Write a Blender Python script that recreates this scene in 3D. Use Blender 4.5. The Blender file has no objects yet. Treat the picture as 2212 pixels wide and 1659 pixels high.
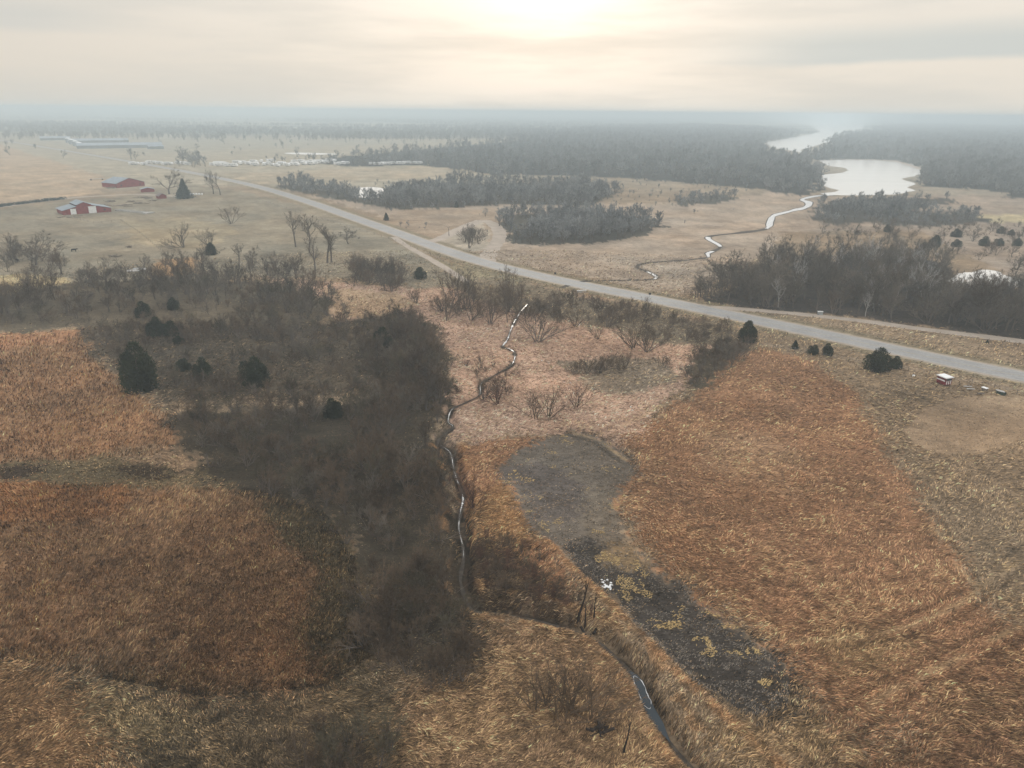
import bpy, math, random
import numpy as np
from mathutils import Matrix, Vector, Euler
sc = bpy.context.scene
COL = sc.collection
R = math.radians
# ------------------------------------------------------------------ camera
CH = 60.0; HAZE_D = 0.00052
cam = bpy.data.cameras.new("camera"); camo = bpy.data.objects.new("camera", cam); COL.objects.link(camo)
cam.sensor_width = 36.0; FPX = 1533.0; PW, PH = 2212.0, 1659.0
cam.lens = 36.0 * FPX / PW
cam.clip_start = 1.0; cam.clip_end = 120000.0
PITCH = R(21.0); ROLL = R(0.58)
M = Matrix.Rotation(R(90) - PITCH, 3, 'X') @ Matrix.Rotation(ROLL, 3, 'Z')
camo.matrix_world = Matrix.Translation((0, 0, CH)) @ M.to_4x4()
sc.camera = camo
MN = np.array(M)
# ------------------------------------------------------------------ render / view
sc.view_settings.view_transform = 'Standard'; sc.view_settings.look = 'None'
sc.view_settings.exposure = 0.0; sc.view_settings.gamma = 1.0
sc.cycles.use_denoising = True
sc.cycles.max_bounces = 4; sc.cycles.diffuse_bounces = 2; sc.cycles.glossy_bounces = 2
sc.cycles.volume_bounces = 2; sc.cycles.transparent_max_bounces = 4
# ------------------------------------------------------------------ world + sun
SUN_EL, SUN_AZ = R(11.0), R(2.5)            # azimuth clockwise from +Y
w = bpy.data.worlds.new("World"); sc.world = w; w.use_nodes = True
nt = w.node_tree; nt.nodes.clear()
def N(nt, t, **k):
    n = nt.nodes.new(t)
    for a, b in k.items():
        if a.startswith('i_'): n.inputs[int(a[2:])].default_value = b
        else: setattr(n, a, b)
    return n
def L(nt, a, b): nt.links.new(a, b)
def math_(nt, op, a, b=None, c=None, clamp=False):
    n = nt.nodes.new('ShaderNodeMath'); n.operation = op; n.use_clamp = clamp
    for i, v in enumerate((a, b, c)):
        if v is None: continue
        if isinstance(v, (int, float)): n.inputs[i].default_value = v
        else: nt.links.new(v, n.inputs[i])
    return n.outputs[0]
def mixc(nt, f, a, b, bt='MIX'):
    n = nt.nodes.new('ShaderNodeMix'); n.data_type = 'RGBA'; n.blend_type = bt
    for s, v in ((n.inputs[0], f), (n.inputs[6], a), (n.inputs[7], b)):
        if hasattr(v, 'links') or hasattr(v, 'is_linked'): nt.links.new(v, s)
        elif isinstance(v, (int, float)): s.default_value = v
        else: s.default_value = (*v, 1) if len(v) == 3 else v
    return n.outputs[2]
def mrange(nt, v, a, b, c=0.0, d=1.0, smooth=True):
    n = nt.nodes.new('ShaderNodeMapRange'); n.clamp = True
    if smooth: n.interpolation_type = 'SMOOTHSTEP'
    nt.links.new(v, n.inputs[0])
    for i, q in zip((1, 2, 3, 4), (a, b, c, d)): n.inputs[i].default_value = q
    return n.outputs[0]
def lin(*c):
    c = np.array(c, float) / 255.0
    return tuple(float(q) for q in np.where(c <= 0.04045, c / 12.92, ((c + 0.055) / 1.055) ** 2.4))
tc = N(nt, 'ShaderNodeTexCoord'); gen = tc.outputs['Generated']
sky = N(nt, 'ShaderNodeTexSky', sky_type='NISHITA', sun_disc=False, sun_elevation=SUN_EL, sun_rotation=SUN_AZ, air_density=1.5, dust_density=4.0)
sxyz = N(nt, 'ShaderNodeSeparateXYZ'); L(nt, gen, sxyz.inputs[0])
zz = sxyz.outputs[2]
mp = N(nt, 'ShaderNodeMapping'); L(nt, gen, mp.inputs[0]); mp.inputs['Scale'].default_value = (1.6, 1.6, 13.0); mp.inputs['Rotation'].default_value = (0.0, R(1.5), 0)
nz = N(nt, 'ShaderNodeTexNoise'); L(nt, mp.outputs[0], nz.inputs['Vector']); nz.inputs['Scale'].default_value = 1.6; nz.inputs['Detail'].default_value = 6; nz.inputs['Roughness'].default_value = 0.55
sdir = Vector((math.sin(SUN_AZ) * math.cos(SUN_EL), math.cos(SUN_AZ) * math.cos(SUN_EL), math.sin(SUN_EL)))
dt = N(nt, 'ShaderNodeVectorMath', operation='DOT_PRODUCT'); L(nt, gen, dt.inputs[0]); dt.inputs[1].default_value = sdir
dot = math_(nt, 'MAXIMUM', dt.outputs['Value'], 0.0)
# cloud deck: warm grey at the horizon, pearl grey and brighter overhead
elev = mrange(nt, zz, 0.0, 0.75)
deck = mixc(nt, elev, lin(233, 225, 212), (1.46, 1.46, 1.50))
side = mrange(nt, sxyz.outputs[0], -0.75, -0.1, 0.90, 1.0)
deck = mixc(nt, 1.0, deck, side, 'MULTIPLY')
cl = mrange(nt, nz.outputs[0], 0.38, 0.66)
deck = mixc(nt, math_(nt, 'MULTIPLY', cl, 0.42), deck, lin(206, 207, 202))
# grey-blue bank low on the right
ratio = math_(nt, 'DIVIDE', sxyz.outputs[0], sxyz.outputs[1])
nb = math_(nt, 'MULTIPLY', math_(nt, 'SUBTRACT', nz.outputs[0], 0.5), 0.035)
zn = math_(nt, 'ADD', zz, nb)
fwd = mrange(nt, sxyz.outputs[1], 0.2, 0.4)
def bank(z0, z1, z2, z3, r0, r1, r2=None, r3=None):
    a = mrange(nt, zn, z0, z1); b = mrange(nt, zn, z2, z3, 1.0, 0.0); c = mrange(nt, ratio, r0, r1)
    o = math_(nt, 'MULTIPLY', math_(nt, 'MULTIPLY', a, b), math_(nt, 'MULTIPLY', c, fwd))
    if r2 is not None: o = math_(nt, 'MULTIPLY', o, mrange(nt, ratio, r2, r3, 1.0, 0.0))
    return o
deck = mixc(nt, math_(nt, 'MULTIPLY', bank(0.050, 0.060, 0.075, 0.108, 0.15, 0.42), 0.85), deck, lin(200, 206, 204))
deck = mixc(nt, math_(nt, 'MULTIPLY', bank(0.070, 0.085, 0.095, 0.115, -0.95, -0.8, -0.62, -0.45), 0.5), deck, lin(206, 208, 204))
# veiled sun glow
g1 = math_(nt, 'POWER', dot, 260.0); g2 = math_(nt, 'POWER', dot, 30.0); g3 = math_(nt, 'POWER', dot, 4.0)
glow = math_(nt, 'ADD', math_(nt, 'MULTIPLY', g1, 0.28), math_(nt, 'ADD', math_(nt, 'MULTIPLY', g2, 0.17), math_(nt, 'MULTIPLY', g3, 0.02)))
glowm = math_(nt, 'MULTIPLY', glow, math_(nt, 'SUBTRACT', 1.15, math_(nt, 'MULTIPLY', cl, 0.8)))
gc = mixc(nt, glowm, (0, 0, 0), (1.0, 0.97, 0.91)); gn = gc.node; gn.clamp_factor = False
deck = mixc(nt, 1.0, deck, gc, 'ADD')
bg1 = N(nt, 'ShaderNodeBackground'); L(nt, sky.outputs[0], bg1.inputs[0]); bg1.inputs[1].default_value = 0.05
bg2 = N(nt, 'ShaderNodeBackground'); L(nt, deck, bg2.inputs[0]); SKYK = 1.03; bg2.inputs[1].default_value = SKYK
ad = N(nt, 'ShaderNodeMixShader'); ad.inputs[0].default_value = 0.95
L(nt, bg1.outputs[0], ad.inputs[1]); L(nt, bg2.outputs[0], ad.inputs[2])
wo = N(nt, 'ShaderNodeOutputWorld'); L(nt, ad.outputs[0], wo.inputs[0])
sl = bpy.data.lights.new("sun", 'SUN'); sl.energy = 0.9; sl.angle = R(14); sl.color = (1.0, 0.88, 0.72)
so = bpy.data.objects.new("sun", sl); COL.objects.link(so)
so.rotation_euler = (R(90) - SUN_EL, 0, math.pi - SUN_AZ)
so.location = (0, 0, 100)
# ------------------------------------------------------------------ helpers
def G(x, y, z=0.0):
    d = MN @ np.array([(x - PW / 2) / FPX, -(y - PH / 2) / FPX, -1.0])
    t = (z - CH) / d[2]
    return (float(d[0] * t), float(d[1] * t))
def GP(pts): return np.array([G(*p) for p in pts])
def ppm(x, y):                       # photo pixels per metre at the ground point
    gx, gy = G(x, y); v = np.array([gx, gy, -CH]); dep = -(MN.T @ v)[2]
    return FPX / dep
def hsh(ix, iy, s):
    n = (ix.astype(np.int64) * 374761393 + iy.astype(np.int64) * 668265263 + s * 1442695041) & 0xFFFFFFFF
    n = ((n ^ (n >> 13)) * 1274126177) & 0xFFFFFFFF
    return ((n ^ (n >> 16)) & 0xFFFF) / 65535.0
def vn(x, y, s=0):
    ix = np.floor(x); iy = np.floor(y); fx = x - ix; fy = y - iy
    fx = fx * fx * (3 - 2 * fx); fy = fy * fy * (3 - 2 * fy)
    a = hsh(ix, iy, s); b = hsh(ix + 1, iy, s); c = hsh(ix, iy + 1, s); d = hsh(ix + 1, iy + 1, s)
    return (a + (b - a) * fx) * (1 - fy) + (c + (d - c) * fx) * fy
def fbm(x, y, s=0, o=4):
    r = 0; a = 0.5; t = 0
    for i in range(o):
        r = r + a * vn(x, y, s + i * 17); t += a; a *= 0.5; x = x * 2.03 + 11.3; y = y * 2.03 + 5.7
    return r / t
def inpoly(x, y, P):
    r = np.zeros(x.shape, bool); n = len(P)
    bx0, by0 = P.min(0); bx1, by1 = P.max(0)
    m = (x >= bx0) & (x <= bx1) & (y >= by0) & (y <= by1)
    if not m.any(): return r
    xs = x[m]; ys = y[m]; q = np.zeros(xs.shape, bool)
    for i in range(n):
        x0, y0 = P[i]; x1, y1 = P[(i + 1) % n]
        if y0 == y1: continue
        c = ((y0 > ys) != (y1 > ys)) & (xs < (x1 - x0) * (ys - y0) / (y1 - y0) + x0)
        q ^= c
    r[m] = q
    return r
def dense(P, step=1.0, smooth=True):
    P = np.asarray(P, float)
    if smooth:
        out = []
        Q = np.vstack([2 * P[0] - P[1], P, 2 * P[-1] - P[-2]])
        for i in range(1, len(Q) - 2):
            p0, p1, p2, p3 = Q[i - 1:i + 3]; n = max(2, int(np.linalg.norm(p2 - p1) / step))
            for k in range(n):
                t = k / n
                out.append(0.5 * ((2 * p1) + (p2 - p0) * t + (2 * p0 - 5 * p1 + 4 * p2 - p3) * t * t + (3 * p1 - p0 - 3 * p2 + p3) * t ** 3))
        out.append(P[-1]); return np.array(out)
    return P
def dist_line(x, y, P, md=30.0):
    """distance to a polyline, index along it (only evaluated near it)"""
    d = np.full(x.shape, 1e9); idx = np.zeros(x.shape)
    for i in range(len(P) - 1):
        a = P[i]; b = P[i + 1]
        lo = np.minimum(a, b) - md; hi = np.maximum(a, b) + md
        m = np.nonzero((x > lo[0]) & (x < hi[0]) & (y > lo[1]) & (y < hi[1]))[0]
        if not len(m): continue
        v = b - a; l2 = max(v @ v, 1e-9)
        t = np.clip(((x[m] - a[0]) * v[0] + (y[m] - a[1]) * v[1]) / l2, 0, 1)
        dd = np.hypot(x[m] - a[0] - t * v[0], y[m] - a[1] - t * v[1])
        k = dd < d[m]; mm = m[k]; d[mm] = dd[k]; idx[mm] = i + t[k]
    return d, idx
def smst(x, a, b):
    t = np.clip((x - a) / (b - a), 0, 1); return t * t * (3 - 2 * t)

def mesh_np(name, V, F=None, quads=None, tris=None, mats=(), col=None, smooth=False, matidx=None):
    me = bpy.data.meshes.new(name)
    V = np.asarray(V, np.float32); me.vertices.add(len(V)); me.vertices.foreach_set('co', V.ravel())
    loops = []; tot = []
    if quads is not None and len(quads): loops.append(np.asarray(quads, np.int32).ravel()); tot.append(np.full(len(quads), 4, np.int32))
    if tris is not None and len(tris): loops.append(np.asarray(tris, np.int32).ravel()); tot.append(np.full(len(tris), 3, np.int32))
    loops = np.concatenate(loops); tot = np.concatenate(tot)
    me.loops.add(len(loops)); me.loops.foreach_set('vertex_index', loops)
    me.polygons.add(len(tot)); st = np.concatenate([[0], np.cumsum(tot)[:-1]]).astype(np.int32)
    me.polygons.foreach_set('loop_start', st)
    if matidx is not None: me.polygons.foreach_set('material_index', np.asarray(matidx, np.int32))
    if smooth: me.polygons.foreach_set('use_smooth', np.ones(len(tot), bool))
    for m in mats: me.materials.append(m)
    if col is not None:
        at = me.color_attributes.new('Col', 'FLOAT_COLOR', 'POINT')
        c = np.ones((len(V), 4), np.float32); c[:, :3] = col; at.data.foreach_set('color', c.ravel())
    me.update(calc_edges=True)
    return me
def link(name, data, parent=None, loc=(0, 0, 0), rot=(0, 0, 0), scale=(1, 1, 1)):
    o = bpy.data.objects.new(name, data); COL.objects.link(o)
    o.parent = parent; o.location = loc; o.rotation_euler = rot; o.scale = scale
    return o
def tag(o, label=None, cat=None, group=None, kind=None):
    if label: o['label'] = label
    if cat: o['category'] = cat
    if group: o['group'] = group
    if kind: o['kind'] = kind
    return o
class MB:
    def __init__(s): s.v = []; s.f = []; s.m = []
    def add(s, V, F, m=0):
        o = len(s.v); s.v += [tuple(v) for v in V]; s.f += [tuple(i + o for i in f) for f in F]; s.m += [m] * len(F); return s
    def box(s, c, d, rz=0, m=0, top=1.0):
        x, y, z = d[0] / 2, d[1] / 2, d[2] / 2; V = []
        for sz in (-1, 1):
            k = top if sz > 0 else 1
            for sx, sy in ((-1, -1), (1, -1), (1, 1), (-1, 1)):
                px, py = sx * x * k, sy * y * k
                V.append((c[0] + px * math.cos(rz) - py * math.sin(rz), c[1] + px * math.sin(rz) + py * math.cos(rz), c[2] + sz * z))
        return s.add(V, [(3, 2, 1, 0), (4, 5, 6, 7), (0, 1, 5, 4), (1, 2, 6, 5), (2, 3, 7, 6), (3, 0, 4, 7)], m)
    def tube(s, p, r, n=6, m=0, cap=True):
        p = [Vector(q) for q in p]; r = r if hasattr(r, '__len__') else [r] * len(p); V = []
        for i, q in enumerate(p):
            d = (p[min(i + 1, len(p) - 1)] - p[max(i - 1, 0)]).normalized()
            a = d.orthogonal().normalized(); b = d.cross(a)
            for k in range(n):
                t = 2 * math.pi * k / n; V.append(q + (a * math.cos(t) + b * math.sin(t)) * r[i])
        F = [(i * n + k, i * n + (k + 1) % n, (i + 1) * n + (k + 1) % n, (i + 1) * n + k) for i in range(len(p) - 1) for k in range(n)]
        if cap: F += [tuple(range(n))[::-1], tuple((len(p) - 1) * n + k for k in range(n))]
        return s.add(V, F, m)
    def mesh(s, name, mats):
        me = bpy.data.meshes.new(name); me.from_pydata(s.v, [], s.f)
        for q in (mats if isinstance(mats, (list, tuple)) else [mats]): me.materials.append(q)
        me.polygons.foreach_set('material_index', s.m); me.update(); return me
    def build(s, name, mats, parent=None, **k): return link(name, s.mesh(name, mats), parent, **k)
# ------------------------------------------------------------------ materials
def new_mat(name):
    m = bpy.data.materials.new(name); m.use_nodes = True; t = m.node_tree
    b = t.nodes['Principled BSDF']; b.inputs['Roughness'].default_value = 0.9
    b.inputs['Specular IOR Level'].default_value = 0.15
    return m, t, b
def simple(name, c, rough=0.85, spec=0.2, var=0.25, scale=1.5, bump=0.0, obj=True, metal=0, rnd=0.15):
    m, t, b = new_mat(name); b.inputs['Roughness'].default_value = rough; b.inputs['Specular IOR Level'].default_value = spec
    b.inputs['Metallic'].default_value = metal
    tcn = N(t, 'ShaderNodeTexCoord'); nn = N(t, 'ShaderNodeTexNoise'); L(t, tcn.outputs['Object'], nn.inputs['Vector'])
    nn.inputs['Scale'].default_value = scale; nn.inputs['Detail'].default_value = 5
    f = mrange(t, nn.outputs[0], 0.3, 0.7)
    c = tuple(c); k = mixc(t, f, tuple(q * (1 - var) for q in c), tuple(min(1, q * (1 + var)) for q in c))
    if obj:
        oi = N(t, 'ShaderNodeObjectInfo'); v = mrange(t, oi.outputs['Random'], 0, 1, 1 - rnd, 1 + rnd, False)
        k = mixc(t, 1.0, k, v, 'MULTIPLY')
    L(t, k, b.inputs['Base Color'])
    if bump:
        bn = N(t, 'ShaderNodeBump'); L(t, nn.outputs[0], bn.inputs['Height']); bn.inputs['Strength'].default_value = bump; L(t, bn.outputs[0], b.inputs['Normal'])
    return m
K = 1.0
def alb(*c): return np.array(lin(*c)) / K
# vertex-coloured ground
mg, t, b = new_mat('meadow_ground')
at = N(t, 'ShaderNodeVertexColor', layer_name='Col'); geo = N(t, 'ShaderNodeNewGeometry')
def nzt(t, vec, s, det=4, rough=0.55, sc3=None, dist=0.0):
    if sc3:
        mpn = N(t, 'ShaderNodeMapping'); mpn.inputs['Scale'].default_value = sc3; L(t, vec, mpn.inputs[0]); vec = mpn.outputs[0]
    n = N(t, 'ShaderNodeTexNoise'); L(t, vec, n.inputs['Vector']); n.inputs['Scale'].default_value = s; n.inputs['Detail'].default_value = det
    n.inputs['Roughness'].default_value = rough; n.inputs['Distortion'].default_value = dist
    return n.outputs[0]
n1 = nzt(t, geo.outputs['Position'], 1.3, 5, 0.65, (1.0, 2.2, 1.0), 0.8)
n2 = nzt(t, geo.outputs['Position'], 0.06, 5, 0.6)
n3 = nzt(t, geo.outputs['Position'], 0.35, 4, 0.6, (1, 1.6, 1), 0.5)
c = mixc(t, 1.0, at.outputs[0], mrange(t, n1, 0.3, 0.7, 0.72, 1.28, False), 'MULTIPLY')
c = mixc(t, 1.0, c, mrange(t, n2, 0.3, 0.7, 0.86, 1.14, False), 'MULTIPLY')
c = mixc(t, 1.0, c, mrange(t, n3, 0.3, 0.7, 0.80, 1.2, False), 'MULTIPLY')
L(t, c, b.inputs['Base Color']); b.inputs['Specular IOR Level'].default_value = 0.0; b.inputs['Roughness'].default_value = 1.0
bn = N(t, 'ShaderNodeBump'); bn.inputs['Strength'].default_value = 0.7; bn.inputs['Distance'].default_value = 0.35; L(t, n1, bn.inputs['Height']); L(t, bn.outputs[0], b.inputs['Normal'])
mgrass, t, b = new_mat('dry_grass')
at = N(t, 'ShaderNodeVertexColor', layer_name='Col'); L(t, at.outputs[0], b.inputs['Base Color']); b.inputs['Specular IOR Level'].default_value = 0.05; b.inputs['Roughness'].default_value = 0.9
M_bark = simple('grey_bark', (0.15, 0.125, 0.105), 0.95, 0.05, 0.3, 2.0)
M_twig = simple('brown_twigs', (0.128, 0.092, 0.062), 0.95, 0.03, 0.25, 0.5, rnd=0.4)
M_twig_g = simple('grey_twigs', (0.150, 0.127, 0.100), 0.95, 0.03, 0.25, 0.5, rnd=0.4)
M_twig_o = simple('olive_twigs', (0.105, 0.09, 0.06), 0.95, 0.03, 0.25, 0.5, rnd=0.4)
M_twig_r = simple('reddish_twigs', (0.13, 0.075, 0.055), 0.95, 0.03, 0.25, 0.5, rnd=0.4)
M_dark = simple('dead_black_wood', (0.04, 0.032, 0.027), 0.9, 0.05, 0.3, 2.0)
M_pale = simple('pale_bark', (0.42, 0.40, 0.37), 0.9, 0.05, 0.2, 2.0)
M_cedar = simple('cedar_foliage', (0.034, 0.042, 0.022), 0.9, 0.05, 0.45, 0.9)
M_spruce = simple('blue_spruce_foliage', (0.035, 0.062, 0.06), 0.9, 0.05, 0.35, 0.9)
M_red = simple('red_painted_siding', (0.24, 0.035, 0.035), 0.7, 0.2, 0.2, 0.6, 0.05, False)
M_roof = simple('weathered_metal_roof', (0.22, 0.26, 0.29), 0.5, 0.4, 0.2, 0.4, 0.05, False)
M_roofr = simple('rusted_brown_roof', (0.17, 0.12, 0.11), 0.7, 0.3, 0.3, 0.5, 0.05, False)
M_white = simple('white_paint', (0.82, 0.82, 0.80), 0.55, 0.3, 0.08, 1.0, 0, False)
M_glass = simple('dark_window_glass', (0.03, 0.035, 0.04), 0.15, 0.5, 0.1, 1.0, 0, False)
M_rubber = simple('black_rubber', (0.02, 0.02, 0.02), 0.8, 0.2, 0.1, 3.0, 0, False)
M_conc = simple('pale_concrete', (0.42, 0.40, 0.37), 0.9, 0.1, 0.2, 0.8, 0.1, False)
M_wood = simple('weathered_timber', (0.20, 0.165, 0.13), 0.9, 0.1, 0.35, 3.0, 0.1)
M_steel = simple('galvanised_steel', (0.35, 0.37, 0.38), 0.5, 0.5, 0.2, 1.0, 0, False, 0.4)
M_dgreen = simple('dark_green_paint', (0.03, 0.055, 0.045), 0.6, 0.3, 0.2, 1.0, 0, False)
M_cow = simple('black_hide', (0.018, 0.016, 0.015), 0.8, 0.1, 0.2, 2.0)
M_stripe = simple('tan_stripe', (0.3, 0.25, 0.18), 0.6, 0.3, 0.1, 1.0, 0, False)
def groundish(name, c1, c2, s, rough=0.9, spec=0.2, bump=0.1, sc3=None):
    m, t, b = new_mat(name); g_ = N(t, 'ShaderNodeNewGeometry')
    a = nzt(t, g_.outputs['Position'], s, 6, 0.6, sc3); a2 = nzt(t, g_.outputs['Position'], s * 9, 3, 0.6)
    k = mixc(t, mrange(t, a, 0.3, 0.7), c1, c2); k = mixc(t, 1.0, k, mrange(t, a2, 0.3, 0.7, 0.88, 1.12), 'MULTIPLY')
    L(t, k, b.inputs['Base Color']); b.inputs['Roughness'].default_value = rough; b.inputs['Specular IOR Level'].default_value = spec
    if bump:
        bn = N(t, 'ShaderNodeBump'); bn.inputs['Strength'].default_value = bump; bn.inputs['Distance'].default_value = 0.1; L(t, a2, bn.inputs['Height']); L(t, bn.outputs[0], b.inputs['Normal'])
    return m
M_road = groundish('worn_asphalt', (0.27, 0.265, 0.255), (0.33, 0.32, 0.305), 0.15, 0.75, 0.3)
M_dirt = groundish('pale_gravel', (0.34, 0.28, 0.22), (0.43, 0.36, 0.29), 0.2)
M_water, t, b = new_mat('creek_water'); b.inputs['Base Color'].default_value = (0.018, 0.028, 0.035, 1); b.inputs['Roughness'].default_value = 0.05; b.inputs['Specular IOR Level'].default_value = 0.35
g_ = N(t, 'ShaderNodeNewGeometry'); a = nzt(t, g_.outputs['Position'], 1.5, 3); bn = N(t, 'ShaderNodeBump'); bn.inputs['Strength'].default_value = 0.05; L(t, a, bn.inputs['Height']); L(t, bn.outputs[0], b.inputs['Normal'])
M_ice = groundish('thin_ice', (0.5, 0.5, 0.49), (0.8, 0.8, 0.78), 0.8, 0.25, 0.5, 0.15)
M_lake, t, b = new_mat('lake_water_painted_sky'); b.inputs['Base Color'].default_value = (0.35, 0.36, 0.35, 1); b.inputs['Roughness'].default_value = 0.16; b.inputs['Specular IOR Level'].default_value = 1.0
g_ = N(t, 'ShaderNodeNewGeometry'); a = nzt(t, g_.outputs['Position'], 0.02, 4, 0.5, (0.5, 3, 1)); L(t, mixc(t, mrange(t, a, 0.3, 0.7), (0.84, 0.80, 0.73), (0.92, 0.87, 0.80)), b.inputs['Base Color'])  # sky reflection on the water is put into this bright warm base colour
# ------------------------------------------------------------------ layout lines (photo pixel -> ground metres)
creek_px = [(1140, 655), (1125, 672), (1112, 692), (1103, 712), (1096, 732), (1086, 747), (1100, 752), (1112, 762), (1106, 785), (1075, 805), (1040, 826), (1036, 850), (1005, 866), (976, 880), (968, 905), (978, 915), (946, 943), (972, 966), (980, 1000), (990, 1030), (1000, 1060), (994, 1090), (991, 1125), (1000, 1165), (1000, 1195), (995, 1240), (1020, 1298), (1080, 1308), (1150, 1318), (1210, 1335), (1280, 1360), (1330, 1397), (1372, 1440), (1390, 1475), (1405, 1510), (1425, 1543), (1450, 1580), (1482, 1622), (1530, 1668), (1600, 1740), (1640, 1800)]
CREEK = dense(GP(creek_px), 0.8)
creek2_px = [(1415, 602), (1405, 590), (1375, 577), (1400, 569), (1470, 563)]
far_creek_px = [(1800, 421), (1760, 424), (1733, 431), (1746, 437), (1742, 447), (1700, 458), (1672, 466), (1664, 478), (1655, 494), (1600, 503), (1530, 512), (1556, 533), (1528, 548), (1530, 556), (1480, 562), (1400, 568), (1375, 577), (1410, 592), (1414, 603), (1340, 606), (1260, 608), (1212, 622)]
FCREEK = dense(GP(far_creek_px), 4.0)
road_px = [(2700, 905), (2212, 814), (2000, 770), (1800, 727), (1600, 685), (1400, 644), (1200, 604), (1060, 571), (960, 540), (860, 504), (760, 469), (660, 434), (560, 404), (470, 384), (360, 363), (240, 342), (120, 322), (0, 303), (-150, 285)]
ROAD = dense(GP(road_px), 8.0)
lane1 = dense(GP([(1536, 664), (1600, 668), (1700, 676), (1850, 692), (2000, 712), (2212, 738), (2500, 775)]), 5)
lane2 = dense(GP([(1052, 566), (1058, 545), (1076, 520), (1078, 500), (1062, 482), (1040, 476)]), 4)
lane3 = dense(GP([(1040, 476), (1000, 492), (960, 512), (935, 520), (905, 522)]), 5)
lane4 = dense(GP([(1010, 610), (980, 590), (930, 560), (880, 532), (850, 512)]), 4)
lane5 = dense(GP([(-100, 458), (0, 447), (80, 436), (160, 427), (240, 422), (300, 420), (400, 425)]), 6)
levee = dense(GP([(1180, 1180), (1240, 1245), (1300, 1300), (1345, 1350), (1400, 1400), (1450, 1460), (1500, 1505), (1560, 1560), (1640, 1630), (1720, 1720)]), 1.5)
P_lake = [(1515, 254), (1600, 256), (1660, 263), (1735, 268), (1765, 281), (1762, 287), (1700, 299), (1662, 307), (1660, 316), (1690, 322), (1728, 330), (1735, 324), (1760, 315), (1790, 306), (1812, 292), (1860, 285), (1900, 284), (1868, 280), (1870, 268), (1900, 263), (1900, 258), (1800, 252), (1640, 250)]
P_lake2 = [(1770, 347), (1830, 345), (1900, 347), (1955, 352), (1985, 363), (1987, 376), (1948, 387), (1980, 395), (1960, 405), (1975, 412), (1930, 420), (1800, 422), (1775, 418), (1815, 411), (1770, 400), (1768, 388), (1785, 377), (1830, 371), (1820, 362), (1790, 358)]
P_pond = [(2045, 607), (2075, 590), (2100, 588), (2120, 583), (2150, 585), (2180, 598), (2260, 612), (2300, 622), (2160, 622), (2080, 620)]
P_farpond = [(612, 331), (640, 329.5), (700, 331), (740, 333), (700, 334), (640, 333.5)]
P_pond2 = [(752, 418), (760, 408), (800, 404), (830, 408), (838, 420), (810, 428), (770, 425)]
P_strip = [(190, 279), (240, 278), (240, 281), (190, 281)]
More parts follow.
